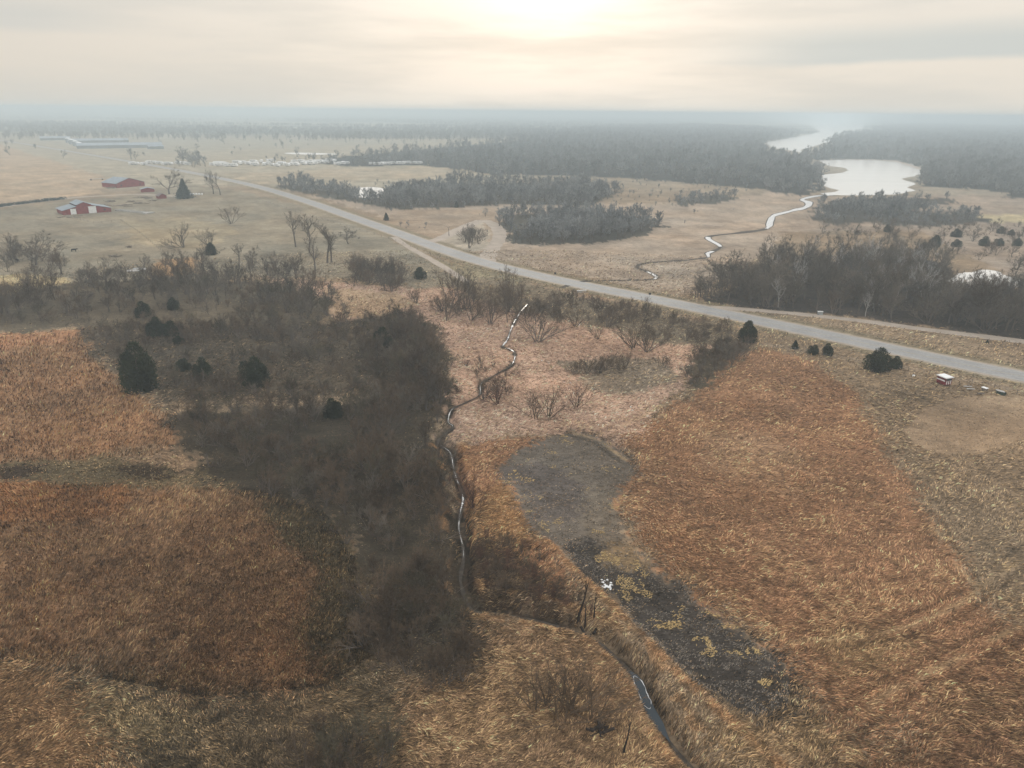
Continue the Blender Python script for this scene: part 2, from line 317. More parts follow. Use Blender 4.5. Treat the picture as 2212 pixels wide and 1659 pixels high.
# ------------------------------------------------------------------ ground colour painter
def A(*c):
    v = np.array(lin(*c)); l = float(v @ np.array([0.3, 0.6, 0.1])); sa = min(1.0, max(0.0, (v[0] - v[2]) / max(v[0], 1e-4) - 0.35) / 0.4); return (l + (v - l) * (0.83 - 0.08 * sa)) * np.array([1.13, 1.12 + 0.13 * sa, 1.10])
REG = [  # polygon, colour, warp (m), 
 ([(-600, 300), (700, 300), (1100, 300), (1100, 420), (700, 420), (500, 400), (-600, 440)], A(156, 142, 120), 6),
 ([(-900, 330), (0, 312), (260, 392), (200, 422), (0, 445), (-900, 560)], A(168, 138, 112), 5),
 ([(-500, 290), (0, 290), (350, 297), (620, 300), (960, 306), (700, 318), (300, 330), (0, 300)], A(150, 140, 120), 20),
 ([(480, 376), (700, 366), (960, 358), (1080, 378), (900, 384), (620, 392), (560, 400)], A(160, 140, 116), 4),
 ([(-900, 500), (0, 450), (250, 425), (420, 400), (520, 412), (660, 445), (790, 490), (900, 545), (1000, 605), (940, 625), (740, 600), (560, 600), (330, 600), (0, 660), (-600, 760)], A(134, 120, 100), 3),
 ([(260, 480), (420, 470), (520, 500), (430, 540), (300, 530)], A(148, 128, 102), 4),
 ([(340, 560), (420, 556), (430, 590), (330, 600)], A(165, 118, 78), 2),
 ([(-200, 620), (60, 590), (150, 600), (130, 640), (0, 660), (-200, 690)], A(175, 142, 100), 2),
 ([(600, 420), (1080, 440), (1460, 440), (1700, 410), (1770, 425), (1700, 500), (1640, 560), (1540, 620), (1470, 640), (1080, 565), (860, 480), (700, 430)], A(160, 136, 116), 4),
 ([(860, 455), (1080, 450), (1060, 520), (1010, 545), (900, 510), (820, 475)], A(150, 122, 100), 3),
 ([(940, 520), (1040, 478), (1060, 500), (1050, 540), (990, 545)], A(165, 150, 130), 2),
 ([(1750, 425), (2212, 420), (2700, 430), (2700, 640), (2212, 610), (1980, 500), (1700, 500)], A(148, 126, 108), 4),
 ([(2000, 470), (2212, 462), (2400, 470), (2212, 480), (2040, 482)], A(176, 150, 112), 3),
 ([(560, 600), (940, 625), (1060, 600), (1330, 650), (1560, 700), (1640, 745), (1500, 850), (1380, 980), (1200, 940), (990, 950), (960, 880), (985, 780), (930, 700), (740, 690), (700, 640)], A(184, 140, 118), 2.5),
 ([(700, 620), (840, 630), (900, 655), (800, 690), (730, 680)], A(174, 134, 104), 2),
 ([(930, 560), (1150, 596), (1100, 625), (1010, 605)], A(135, 118, 92), 2),
 ([(1180, 780), (1420, 770), (1470, 820), (1360, 850), (1280, 850), (1260, 810)], A(135, 115, 96), 2),
 ([(150, 710), (330, 690), (700, 690), (760, 730), (700, 830), (400, 850), (290, 830), (190, 760)], A(88, 74, 60), 2),
 ([(-700, 780), (0, 732), (165, 722), (215, 790), (290, 842), (365, 900), (380, 955), (330, 985), (0, 1000), (-700, 1040)], A(150, 102, 68), 1.8),
 ([(-700, 760), (0, 722), (160, 714), (150, 740), (0, 755), (-700, 810)], A(172, 112, 74), 1.0),
 ([(-700, 1040), (0, 1000), (330, 980), (400, 1000), (560, 1050), (560, 1065), (330, 1050), (0, 1045), (-700, 1060)], A(108, 86, 60), 1.0),
 ([(240, 975), (330, 955), (420, 985), (400, 1020), (280, 1000)], A(150, 112, 84), 1.0),
 ([(-600, 1000), (0, 1005), (100, 1010), (60, 1035), (-600, 1040)], A(72, 54, 42), 1.0),
 ([(230, 1010), (300, 1005), (365, 1020), (360, 1035), (270, 1030)], A(70, 52, 38), 0.8),
 ([(-900, 1050), (0, 1043), (330, 1050), (560, 1060), (700, 1105), (790, 1250), (800, 1420), (700, 1480), (430, 1510), (0, 1425), (-900, 1420)], A(142, 97, 64), 1.8),
 ([(-900, 1050), (0, 1043), (300, 1046), (250, 1110), (0, 1130), (-900, 1130)], A(150, 94, 50), 1.2),
 ([(560, 1080), (700, 1105), (790, 1250), (800, 1420), (700, 1500), (660, 1400), (680, 1250), (600, 1150)], A(98, 78, 54), 1.2),
 ([(-900, 1425), (0, 1425), (430, 1510), (640, 1490), (800, 1440), (870, 1520), (860, 1700), (860, 2000), (-900, 2000)], A(88, 70, 52), 1.0),
 ([(-900, 1430), (0, 1440), (160, 1500), (230, 1560), (260, 1640), (200, 1800), (-900, 1900)], A(128, 84, 48), 0.8),
 ([(170, 1510), (300, 1520), (420, 1590), (300, 1610), (200, 1570)], A(120, 92, 60), 0.6),
 ([(860, 1480), (1020, 1440), (1020, 1320), (1200, 1340), (1330, 1400), (1420, 1560), (1560, 1720), (1500, 1900), (860, 1900)], A(132, 92, 62), 0.8),
 ([(980, 960), (1200, 945), (1080, 1010), (1130, 1120), (1230, 1240), (1240, 1320), (1100, 1300), (1010, 1240), (1005, 1100)], A(150, 96, 62), 0.8),
 ([(1010, 1090), (1080, 1040), (1150, 1160), (1120, 1200), (1020, 1180)], A(150, 98, 52), 0.8),
 ([(1560, 760), (1640, 740), (1900, 800), (2212, 850), (2900, 980), (2900, 1900), (1700, 1900), (1500, 1540), (1380, 1150), (1360, 1000), (1400, 900)], A(132, 104, 80), 1.5),
 ([(1570, 780), (1640, 748), (1760, 780), (1840, 850), (1900, 930), (1960, 1040), (2010, 1120), (2090, 1240), (2120, 1290), (2180, 1360), (2200, 1420), (2100, 1500), (1800, 1600), (1760, 1530), (1720, 1440), (1560, 1330), (1400, 1190), (1340, 1100), (1360, 1030), (1345, 950), (1480, 860)], A(148, 97, 64), 1.8),
 ([(1500, 940), (1650, 930), (1760, 990), (1700, 1060), (1560, 1050)], A(160, 112, 80), 3),
 ([(1760, 1400), (1900, 1380), (2000, 1400), (1900, 1450), (1780, 1450)], A(150, 108, 70), 2),
 ([(1950, 930), (1985, 885), (2040, 862), (2120, 852), (2212, 858), (2300, 880), (2260, 925), (2190, 955), (2110, 978), (2040, 982), (1975, 962)], A(142, 112, 88), 0.4),
 ([(2130, 1420), (2212, 1340), (2700, 1300), (2900, 1900), (1800, 1900), (1860, 1640), (2060, 1500)], A(124, 80, 52), 1.8),
 ([(1640, 1560), (1760, 1540), (1830, 1590), (1800, 1700), (1640, 1700), (1520, 1600)], A(138, 100, 68), 1.0),
 # swale
 ([(1070, 1012), (1130, 968), (1200, 940), (1260, 934), (1320, 955), (1358, 990), (1370, 1030), (1345, 1070), (1330, 1110), (1370, 1180), (1430, 1230), (1560, 1330), (1700, 1440), (1705, 1525), (1640, 1548), (1580, 1530), (1500, 1490), (1400, 1390), (1310, 1300), (1240, 1240), (1180, 1180), (1130, 1120), (1090, 1060)], A(104, 92, 80), 1.6),
 ([(1075, 1015), (1150, 1004), (1210, 1020), (1260, 1050), (1270, 1090), (1230, 1120), (1170, 1120), (1110, 1080)], A(92, 82, 74), 1.6),
 ([(1280, 1040), (1340, 1060), (1335, 1110), (1370, 1180), (1300, 1190), (1260, 1120)], A(106, 92, 78), 1.6),
 ([(1200, 1180), (1290, 1170), (1330, 1210), (1420, 1240), (1500, 1300), (1640, 1400), (1700, 1460), (1700, 1525), (1640, 1548), (1580, 1530), (1500, 1490), (1400, 1390), (1310, 1300), (1240, 1240)], A(61, 56, 51), 1.4),
 ([(1330, 1180), (1370, 1180), (1420, 1235), (1360, 1240), (1300, 1220)], A(120, 92, 66), 1.2),
 ([(960, 610), (1060, 600), (1330, 652), (1560, 700), (1640, 728), (1600, 752), (1450, 745), (1330, 720), (1180, 690), (1000, 640)], A(122, 104, 84), 3),
]
# woodland floors
W_left = [(-500, 760), (-500, 640), (0, 640), (150, 612), (330, 600), (480, 600), (640, 625), (720, 655), (722, 692), (600, 698), (480, 700), (330, 692), (200, 706), (0, 722)]
W_main = [(385, 885), (520, 880), (640, 890), (760, 860), (860, 820), (930, 790), (960, 820), (965, 880), (945, 930), (975, 980), (985, 1040), (985, 1190), (1000, 1290), (1005, 1380), (1005, 1440), (990, 1480), (900, 1475), (800, 1420), (775, 1290), (770, 1200), (700, 1110), (560, 1062), (400, 1010), (365, 960)]
W_red = [(1000, 1180), (1060, 1150), (1150, 1190), (1160, 1240), (1230, 1290), (1320, 1350), (1250, 1330), (1130, 1300), (1030, 1295), (995, 1250)]
W_right = [(1490, 650), (1560, 632), (1640, 600), (1700, 570), (1850, 560), (2000, 560), (2060, 585), (2060, 622), (2212, 632), (2600, 660), (2600, 760), (2212, 738), (2050, 712), (1850, 688), (1700, 672), (1600, 664)]
W_right2 = [(2170, 570), (2500, 560), (2600, 610), (2212, 600)]
W_brush = [(180, 715), (330, 700), (720, 700), (860, 670), (930, 700), (975, 800), (900, 850), (380, 880), (300, 820)]
W_roadside = [(940, 640), (1010, 622), (1150, 640), (1130, 690), (1050, 700), (960, 672)]
W_roadside2 = [(1150, 650), (1250, 640), (1450, 690), (1600, 715), (1590, 745), (1420, 740), (1300, 705), (1160, 690)]
W_spur = [(1480, 800), (1500, 770), (1560, 745), (1620, 745), (1600, 775), (1560, 810), (1525, 838), (1490, 838)]
W_mid = [(740, 590), (760, 575), (880, 578), (900, 595), (880, 625), (840, 628), (760, 612)]
F2 = [(1075, 480), (1100, 462), (1250, 462), (1400, 468), (1432, 490), (1380, 510), (1280, 525), (1120, 530), (1085, 510)]
F3 = [(590, 402), (620, 398), (740, 402), (760, 412), (830, 430), (840, 400), (1000, 396), (1160, 396), (1240, 404), (1340, 415), (1280, 445), (1100, 442), (960, 450), (850, 452), (740, 433), (640, 415)]
F3b = [(1450, 432), (1560, 420), (1600, 428), (1540, 440), (1470, 445)]
F_main = [(690, 352), (720, 340), (1100, 306), (1300, 276), (1500, 270), (1600, 274), (1700, 281), (1735, 287), (1650, 305), (1655, 325), (1735, 345), (1775, 378), (1760, 395), (1700, 412), (1560, 402), (1350, 384), (1150, 378), (1060, 377), (990, 366), (900, 356), (760, 360)]
F_main2 = [(1650, 395), (1775, 385), (1770, 416), (1720, 424), (1650, 410)]
F_right = [(1730, 338), (1800, 312), (1840, 292), (1910, 287), (1880, 275), (2000, 270), (2700, 285), (2900, 440), (2500, 436), (2212, 432), (2130, 410), (1990, 402), (1990, 362), (1940, 347), (1850, 344), (1760, 346)]
F_r2 = [(1750, 475), (1780, 440), (1900, 428), (2050, 428), (2060, 440), (1960, 455), (1900, 480), (1800, 485)]
F_r3 = [(1880, 470), (1960, 455), (2100, 462), (2150, 478), (2000, 490), (1900, 486)]
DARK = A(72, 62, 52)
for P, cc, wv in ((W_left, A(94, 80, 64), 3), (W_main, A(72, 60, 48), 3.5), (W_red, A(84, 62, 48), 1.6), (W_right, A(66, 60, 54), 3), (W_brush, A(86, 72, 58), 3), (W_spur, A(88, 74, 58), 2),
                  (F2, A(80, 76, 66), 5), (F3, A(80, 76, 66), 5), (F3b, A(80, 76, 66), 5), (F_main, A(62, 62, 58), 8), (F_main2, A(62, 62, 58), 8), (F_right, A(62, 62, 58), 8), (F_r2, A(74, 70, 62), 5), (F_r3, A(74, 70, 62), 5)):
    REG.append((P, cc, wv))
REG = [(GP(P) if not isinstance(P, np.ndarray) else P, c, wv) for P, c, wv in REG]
def color_at(x, y, taps=2):
    x = np.asarray(x, float); y = np.asarray(y, float); out = 0
    D = np.hypot(x, y)
    nx = fbm(x / 7, y / 7, 3) - 0.5; ny = fbm(x / 7, y / 7, 9) - 0.5
    nX = vn(x / 0.9, y / 0.9, 31) - 0.5; nY = vn(x / 0.9, y / 0.9, 37) - 0.5
    for k in range(taps):
        c = np.empty((len(x), 3))
        c[:] = A(140, 112, 88)
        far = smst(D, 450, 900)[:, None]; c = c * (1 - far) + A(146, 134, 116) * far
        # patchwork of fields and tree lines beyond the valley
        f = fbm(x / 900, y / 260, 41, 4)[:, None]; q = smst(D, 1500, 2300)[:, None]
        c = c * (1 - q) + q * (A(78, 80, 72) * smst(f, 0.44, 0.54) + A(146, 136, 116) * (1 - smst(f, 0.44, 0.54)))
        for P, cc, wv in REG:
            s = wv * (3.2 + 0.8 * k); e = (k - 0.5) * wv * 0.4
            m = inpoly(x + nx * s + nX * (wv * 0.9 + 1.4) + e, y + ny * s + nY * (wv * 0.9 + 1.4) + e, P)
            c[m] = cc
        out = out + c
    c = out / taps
    # broad tonal drift, patches
    f = fbm(x / 14, y / 14, 77, 4)[:, None]; g = fbm(x / 4.5, y / 3.0, 99, 3)[:, None]
    nearw = 1 - smst(D, 500, 1500)[:, None]
    c = c * (1 + (f - 0.5) * 0.7 * (0.4 + 0.6 * nearw)) * (1 + (g - 0.5) * 0.45 * nearw)
    hue = (fbm(x / 22, y / 22, 55, 3)[:, None] - 0.5) * 0.35 * nearw
    c = c * (1 + hue * np.array([0.35, -0.05, -0.45]))
    return np.clip(c, 0.004, 0.9)
def height_at(x, y):
    D = np.hypot(x, y)
    h = (fbm(x / 30, y / 30, 5, 3) - 0.5) * 1.2 * (1 - smst(D, 150, 400))
    h = h + (fbm(x / 2.2, y / 2.2, 15, 3) - 0.5) * 0.38 * (1 - smst(D, 130, 320))
    d, i = dist_line(x, y, CREEK)
    dep = 1.7 - 1.25 * smst(D, 105, 160); wd = 0.5 + 0.45 * smst(D, 120, 200)
    nrm = vn(x / 2.5, y / 2.5, 61) * 0.9
    k = 1 - smst(d, wd, wd + 1.0 + nrm * (1.6 - smst(D, 110, 180)))
    flat = 1 - smst(d, 2.5, 7)
    h = h * (1 - flat) - dep * k
    d2, _ = dist_line(x, y, levee, 8); k2 = (1 - smst(d2, 0.4, 2.6)); h = h + k2 * (0.55 + 0.35 * vn(x / 1.7, y / 1.7, 4))
    d3, _ = dist_line(x, y, ROAD, 60); k3 = 1 - smst(d3, 7.5, 16); h = h * (1 - k3) - 0.0 * k3
    for ln, wdt in ((lane1, 6), (lane2, 5), (lane3, 5), (lane4, 4), (lane5, 6)):
        d4, _ = dist_line(x, y, ln, 20); k4 = 1 - smst(d4, 2, wdt); h = h * (1 - k4)
    d5, _ = dist_line(x, y, FCREEK, 20); h = h * smst(d5, 3, 8)
    h = h * (1 - inpoly(x, y, GP([(2000, 560), (2500, 560), (2500, 640), (2000, 640)])))
    return h
# ------------------------------------------------------------------ ground sheet
ang = np.concatenate([np.arange(-180, -50, 5.0), np.arange(-50, 50.01, 0.14), np.arange(55, 180, 5.0)])
rr = [3.0]
while rr[-1] < 60000: rr.append(rr[-1] * (1.10 if rr[-1] < 40 else 1.0042 if rr[-1] < 130 else 1.008 if rr[-1] < 450 else 1.02 if rr[-1] < 4000 else 1.08))
rr = np.array(rr); na, nr = len(ang), len(rr)
AA, RR = np.meshgrid(np.radians(ang), rr)
gx = (RR * np.sin(AA)).ravel(); gy = (RR * np.cos(AA)).ravel(); gz = height_at(gx, gy)
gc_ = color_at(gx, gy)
tracks = [dense(GP(p), 1.5) for p in ([(1640, 1395), (1800, 1385), (1900, 1370), (2000, 1340), (2080, 1300), (2140, 1250), (2240, 1180)], [(1760, 1590), (1830, 1560), (1900, 1510), (2000, 1460), (2100, 1410), (2240, 1330)], [(1240, 935), (1290, 950), (1350, 990)], [(1300, 940), (1420, 880), (1470, 860)], [(2010, 1120), (2060, 1210), (2110, 1270)])]
def tracks_d(x, y):
    d = np.full(len(x), 1e9)
    for t_ in tracks: d = np.minimum(d, dist_line(x, y, t_, 4)[0])
    return d
def overlay(gx, gy, c):
    dcr, _ = dist_line(gx, gy, CREEK); wv = vn(gx / 1.3, gy / 1.3, 71)
    mk = ((1 - smst(dcr, 0.45, 0.95 + 0.6 * wv)) * (0.30 + 0.70 * smst(vn(gx / 4, gy / 4, 75), 0.35, 0.7)))[:, None]; c = c * (1 - mk) + A(50, 40, 32) * mk  # creek mud plus the ditch's shade, both painted into the bank colour
    mk = ((smst(dcr, 1.3, 2.2) * (1 - smst(dcr, 2.4, 3.6))) * (np.hypot(gx, gy) < 125) * (vn(gx / 2.5, gy / 2.5, 73) > 0.45))[:, None] * 0.55; c = c * (1 - mk) + A(160, 104, 56) * mk
    dl, _ = dist_line(gx, gy, levee, 6); mk = ((1 - smst(dl, 0.25, 1.0)) * (0.35 + 0.65 * (vn(gx / 1.5, gy / 1.5, 8) > 0.3)))[:, None]; c = c * (1 - mk * 0.75) + A(172, 112, 64) * mk * 0.75
    df, _ = dist_line(gx, gy, FCREEK, 20); mk = (1 - smst(df + 3 * vn(gx / 6, gy / 6, 2), 1.5, 4.0))[:, None] * 0.8; c = c * (1 - mk) + A(112, 102, 90) * mk
    dr, _ = dist_line(gx, gy, ROAD, 40); mk = ((1 - smst(dr + 3 * (fbm(gx / 6, gy / 6, 12) - .5), 8, 11)))[:, None]; c = c * (1 - mk * 0.8) + A(128, 112, 88) * mk * 0.8
    mk = (1 - smst(dr, 4.8, 6.2))[:, None]; c = c * (1 - mk * 0.8) + A(170, 156, 135) * mk * 0.8
    td = tracks_d(gx, gy); mk = (1 - smst(td, 0.2, 0.7))[:, None] * smst(vn(gx / 4, gy / 4, 91), 0.15, 0.6)[:, None]; c = c * (1 - mk * 0.45) + A(170, 130, 90) * mk * 0.45; mk = (smst(td, 0.9, 1.3) * (1 - smst(td, 1.5, 2.3)))[:, None] * 0.35; return c * (1 - mk)
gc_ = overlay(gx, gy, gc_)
idx = np.arange(na * nr).reshape(nr, na)
q = np.stack([idx[:-1, :-1], idx[:-1, 1:], idx[1:, 1:], idx[1:, :-1]], -1).reshape(-1, 4)[:, ::-1]
wrap = np.stack([idx[:-1, -1], idx[:-1, 0], idx[1:, 0], idx[1:, -1]], -1)[:, ::-1]
q = np.vstack([q, wrap])
V = np.stack([gx, gy, gz], -1); cidx = len(V); V = np.vstack([V, [[0, 0, 0]]]); gc_ = np.vstack([gc_, [A(100, 80, 60)]])
tr = np.array([(cidx, idx[0, (k + 1) % na], idx[0, k]) for k in range(na)])
g = link('ground', mesh_np('ground', V, quads=q, tris=tr, mats=[mg], col=gc_, smooth=True)); tag(g, kind='structure')
g.data.flip_normals() if g.data.polygons[0].normal.z < 0 else None

# ------------------------------------------------------------------ sheets: roads, water
def ribbon(name, P, hw, z, mat, uvw=None, cross=1):
    P = np.asarray(P); d = np.gradient(P, axis=0); d /= np.maximum(np.linalg.norm(d, axis=1), 1e-9)[:, None]; n = np.stack([-d[:, 1], d[:, 0]], -1)
    hw = hw if hasattr(hw, '__len__') else np.full(len(P), hw); z = z if hasattr(z, '__len__') else np.full(len(P), z)
    V = np.vstack([np.column_stack([P + n * hw[:, None], z]), np.column_stack([P - n * hw[:, None], z])]); m = len(P)
    Q = np.array([(i, m + i, m + i + 1, i + 1) for i in range(m - 1)])
    return link(name, mesh_np(name, V, quads=Q, mats=[mat]))
def kindst(o): return tag(o, kind='structure')
sh = kindst(ribbon('road_shoulder', ROAD, 5.2, 0.02, M_dirt))
kindst(ribbon('road', ROAD, 4.1, 0.05, M_road))
rng = np.random.default_rng(5)
for nm, ln, hw, z in (('dirt_lane', lane1, 2.3, 0.028), ('dirt_lane', lane2, 3.6, 0.012), ('dirt_lane', lane3, 3.5, 0.008), ('dirt_lane', lane4, 1.6, 0.012), ('farm_driveway', lane5, 3.0, 0.012)):
    kindst(ribbon(nm, ln, hw * (0.85 + 0.3 * rng.random(len(ln))) * np.clip(1.0, 0, 1), z, M_dirt))
# paint lines on the road
M_paint = simple('faded_road_paint', (0.5, 0.48, 0.40), 0.8, 0.1, 0.2, 0.5, 0, False)
def offset(P, o):
    d = np.gradient(P, axis=0); d /= np.linalg.norm(d, axis=1)[:, None]; return P + np.stack([-d[:, 1], d[:, 0]], -1) * o
for o_ in (-3.7, 3.7): kindst(ribbon('road_marking', offset(ROAD, o_), 0.07, 0.054, M_paint))
kindst(ribbon('road_marking', offset(ROAD, 0.0), 0.07, 0.054, simple('faded_yellow_paint', (0.42, 0.33, 0.12), 0.8, 0.1, 0.2, 0.5, 0, False)))
# creek
Dc = np.hypot(CREEK[:, 0], CREEK[:, 1]); depc = 1.7 - 1.25 * smst(Dc, 105, 160)
wz = -depc + 0.25
wn = vn(np.arange(len(CREEK)) / 3.0, np.zeros(len(CREEK)), 3)
M_mud_shade = groundish('wet_mud_with_shade', (0.05, 0.042, 0.034), (0.10, 0.082, 0.064), 1.2, 0.95, 0.05)  # mud colour darkened to carry the shade of the ditch as well
kindst(ribbon('creek_bed', CREEK, 0.15 + 0.25 * wn, wz - 0.03, M_mud_shade))
def cidx_of(px): p = np.array(G(*px)); return int(np.argmin(np.hypot(*(CREEK - p).T)))
def sec(i0, i1, name, hw, zo, mat, ends=True):
    P = CREEK[i0:i1]; n = len(P)
    if n < 2: return
    e = np.minimum(np.arange(n), np.arange(n)[::-1]) / 2.0 + 0.15 if ends else np.ones(n)
    kindst(ribbon(name, P, hw * np.minimum(1, e), wz[i0:i1] + zo, mat))
def icesec(i0, i1, k=1.0):
    n = i1 - i0; ii = np.arange(i0, i1)
    wv = vn(ii / 1.3, np.zeros(n), 9); gap = vn(ii / 2.3, np.zeros(n), 19)
    sec(i0, i1, 'creek_ice', np.where(gap > 0.28, (0.02 + 0.20 * wv * vn(ii / 0.7, np.zeros(n), 29)) * (1 + 2.3 * smst(Dc[i0:i1], 125, 205)) * k, 0.02), 0.02, M_ice)
for a_, b_, k_ in (((1140, 655), (1088, 746), 0.8), ((1092, 750), (1110, 758), 0.7), ((1108, 766), (1104, 786), 0.5), ((1042, 826), (1036, 850), 0.8), ((978, 878), (976, 914), 0.9), ((950, 948), (978, 1000), 0.9), ((983, 1005), (990, 1030), 0.8), ((1000, 1050), (992, 1100), 1.0), ((991, 1102), (1000, 1160), 0.8), ((1001, 1168), (1000, 1190), 0.5)):
    icesec(cidx_of(a_), cidx_of(b_) + 1, k_)
p0_, p1_ = cidx_of((1366, 1432)), cidx_of((1450, 1580))
sec(p0_, p1_ + 1, 'creek', 0.42 + 0.28 * wn[p0_:p1_ + 1], 0.05, M_water)
def rimseg(i0, i1):
    P = dense(CREEK[i0:i1], 0.12); n = len(P); d = np.gradient(P, axis=0); d /= np.linalg.norm(d, axis=1)[:, None]; nn_ = np.stack([-d[:, 1], d[:, 0]], -1)
    kk = np.arange(n); hw_ = (0.40 + 0.16 * vn(kk / 6.0, kk * 0.0, 3) + 0.08 * vn(kk / 2.0, kk * 0.0, 6)) * np.sqrt(np.clip(np.minimum(kk, kk[::-1]) / 8.0, 0.02, 1)); zz_ = np.interp(np.linspace(0, 1, n), np.linspace(0, 1, i1 - i0), wz[i0:i1]) + 0.065
    lp = np.vstack([P + nn_ * hw_[:, None], (P - nn_ * hw_[:, None])[::-1]]); lz = np.concatenate([zz_, zz_[::-1]]); lp = np.vstack([lp, lp[:1]]); lz = np.append(lz, lz[0])
    kindst(ribbon('ice_rim', lp, 0.085 * np.clip(vn(np.arange(len(lp)) / 3.5, np.zeros(len(lp)), 5) - 0.22, 0.0, 1), lz, M_ice))
rimseg(cidx_of((1370, 1437)), cidx_of((1408, 1522)))
icesec(cidx_of((1436, 1562)), cidx_of((1452, 1582)) + 1, 0.8)
icesec(cidx_of((1328, 1393)), cidx_of((1336, 1400)) + 1, 0.9)
# small ice patch in the swale
def polysheet(name, pts, z, mat, n=1, jit=0.0, px=True):
    P = GP(pts) if px else np.array(pts); P = np.asarray(P)
    import mathutils
    tri = mathutils.geometry.tessellate_polygon([[Vector((*p, 0)) for p in P]])
    V = np.column_stack([P, np.full(len(P), z)]); T = np.array(tri)
    a = V[T[0, 1]] - V[T[0, 0]]; b2 = V[T[0, 2]] - V[T[0, 0]]
    if a[0] * b2[1] - a[1] * b2[0] < 0: T = T[:, ::-1]
    return kindst(link(name, mesh_np(name, V, tris=T, mats=[mat])))
rg = random.Random(4)
cxi, cyi = G(1307, 1268)
zi = float(height_at(np.array([cxi]), np.array([cyi]))[0])
shard = MB()
for k in range(26):
    a_ = rg.uniform(0, 6.283); q_ = 1.05 * rg.random() ** 0.7; sx_, sy_ = cxi + q_ * math.cos(a_), cyi + q_ * 1.2 * math.sin(a_); m_ = rg.randint(5, 7); r0_ = rg.uniform(0.12, 0.34) * (1.15 - 0.5 * q_)
    shard.add([(sx_ + r0_ * rg.uniform(.5, 1.2) * math.cos(6.283 * u / m_), sy_ + r0_ * rg.uniform(.5, 1.2) * math.sin(6.283 * u / m_), zi + 0.12 + 0.004 * k) for u in range(m_)], [tuple(range(m_))])
kindst(shard.build('ice_patch', M_ice))
def smooth_poly(pts, step):
    P = GP(pts); P = dense(np.vstack([P, P[:1]]), step)[:-1]; return P
def lakepoly(name, pts, z, mat, step=25, jit=2.0):
    P = smooth_poly(pts, step); r_ = np.random.default_rng(8); P = P + (r_.random(P.shape) - 0.5) * jit
    return polysheet(name, P, z, mat, px=False)
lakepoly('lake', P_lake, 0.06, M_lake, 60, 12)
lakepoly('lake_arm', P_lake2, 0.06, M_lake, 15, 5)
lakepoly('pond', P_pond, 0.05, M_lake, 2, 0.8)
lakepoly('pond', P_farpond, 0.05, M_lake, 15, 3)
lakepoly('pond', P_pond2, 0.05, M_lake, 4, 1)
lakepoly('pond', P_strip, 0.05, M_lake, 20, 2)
FD = np.arange(len(FCREEK))
fw = np.interp(np.hypot(FCREEK[:, 0], FCREEK[:, 1]), [250, 330, 420, 560], [0.9, 1.2, 2.0, 3.5]) * (0.5 + vn(FD / 3, FD * 0, 3))
kindst(ribbon('stream', FCREEK, fw, 0.035, M_mud_shade))
def fsec(a_, b_, fac, mat=M_ice, zf=0.045):
    pa, pb = np.array(G(*a_)), np.array(G(*b_)); ia = int(np.argmin(np.hypot(*(FCREEK - pa).T))); ib = int(np.argmin(np.hypot(*(FCREEK - pb).T)))
    P = FCREEK[ia:ib + 1]; n = len(P)
    if n > 1: kindst(ribbon('stream_ice', P, fw[ia:ib + 1] * fac, 0.045, mat))
for a_, b_, f_ in (((1800, 421), (1655, 494), 0.75), ((1530, 512), (1556, 533), 0.7), ((1540, 542), (1530, 556), 0.6), ((1408, 589), (1416, 602), 0.5)): fsec(a_, b_, f_)

# ------------------------------------------------------------------ loose prairie grass: many thin leaning leaves, nobody could count them
def ground_z(x, y): return height_at(np.atleast_1d(np.asarray(x, float)), np.atleast_1d(np.asarray(y, float)))
WOODS = [GP(P) for P in (W_main, W_left, W_right, W_spur, W_red)]
SW = [r for r in REG if False]
P_upL = [GP(p) for p in ([(-700, 780), (0, 732), (165, 722), (215, 790), (290, 842), (365, 900), (380, 955), (330, 985), (0, 1000), (-700, 1040)], [(-900, 1050), (0, 1043), (330, 1050), (560, 1060), (700, 1105), (790, 1250), (800, 1420), (700, 1480), (430, 1510), (0, 1425), (-900, 1420)])]
P_swale = GP([(1070, 1012), (1130, 968), (1200, 940), (1260, 934), (1320, 955), (1358, 990), (1370, 1030), (1345, 1070), (1330, 1110), (1370, 1180), (1430, 1230), (1560, 1330), (1700, 1440), (1705, 1525), (1640, 1548), (1580, 1530), (1500, 1490), (1400, 1390), (1310, 1300), (1240, 1240), (1180, 1180), (1130, 1120), (1090, 1060)])
P_mown = GP([(1950, 930), (1985, 885), (2040, 862), (2120, 852), (2212, 858), (2300, 880), (2260, 925), (2190, 955), (2110, 978), (2040, 982), (1975, 962)])
r_ = np.random.default_rng(11)
def grass_points(n, y0, y1):
    """points spread so that a leaf covers a like share of the view at every distance"""
    u = r_.random(n); D = (y0 ** -1.0 + u * (y1 ** -1.0 - y0 ** -1.0)) ** -1.0
    a = (r_.random(n) - 0.5) * 2 * R(50)
    return D * np.sin(a), D * np.cos(a)
NG = 1150000
x, y = grass_points(NG, 40, 330)
keep = np.ones(len(x), bool)
inw = np.zeros(len(x), bool)
for P in WOODS[:4]: inw |= inpoly(x, y, P)
keep &= ~(inw & (r_.random(len(x)) > 0.45))
dC, _ = dist_line(x, y, CREEK, 12); keep &= dC > 0.6 + 0.5 * r_.random(len(dC))
dR, _ = dist_line(x, y, ROAD, 30); keep &= dR > 6.5
for ln in (lane1, lane4): keep &= dist_line(x, y, ln, 12)[0] > 2.5
mown = inpoly(x, y, P_mown); keep &= ~(mown & (r_.random(len(x)) > 0.45))
insw = inpoly(x, y, P_swale); keep &= ~(insw & (r_.random(len(x)) > 1.0 * (fbm(x / 0.9, y / 0.7, 401, 2) > 0.45) + 0.10))
tdg = tracks_d(x, y); keep &= (tdg > 0.5) | (r_.random(len(x)) < 0.45)
x, y, insw, inw, mown = x[keep], y[keep], insw[keep], inw[keep], mown[keep]
n = len(x)
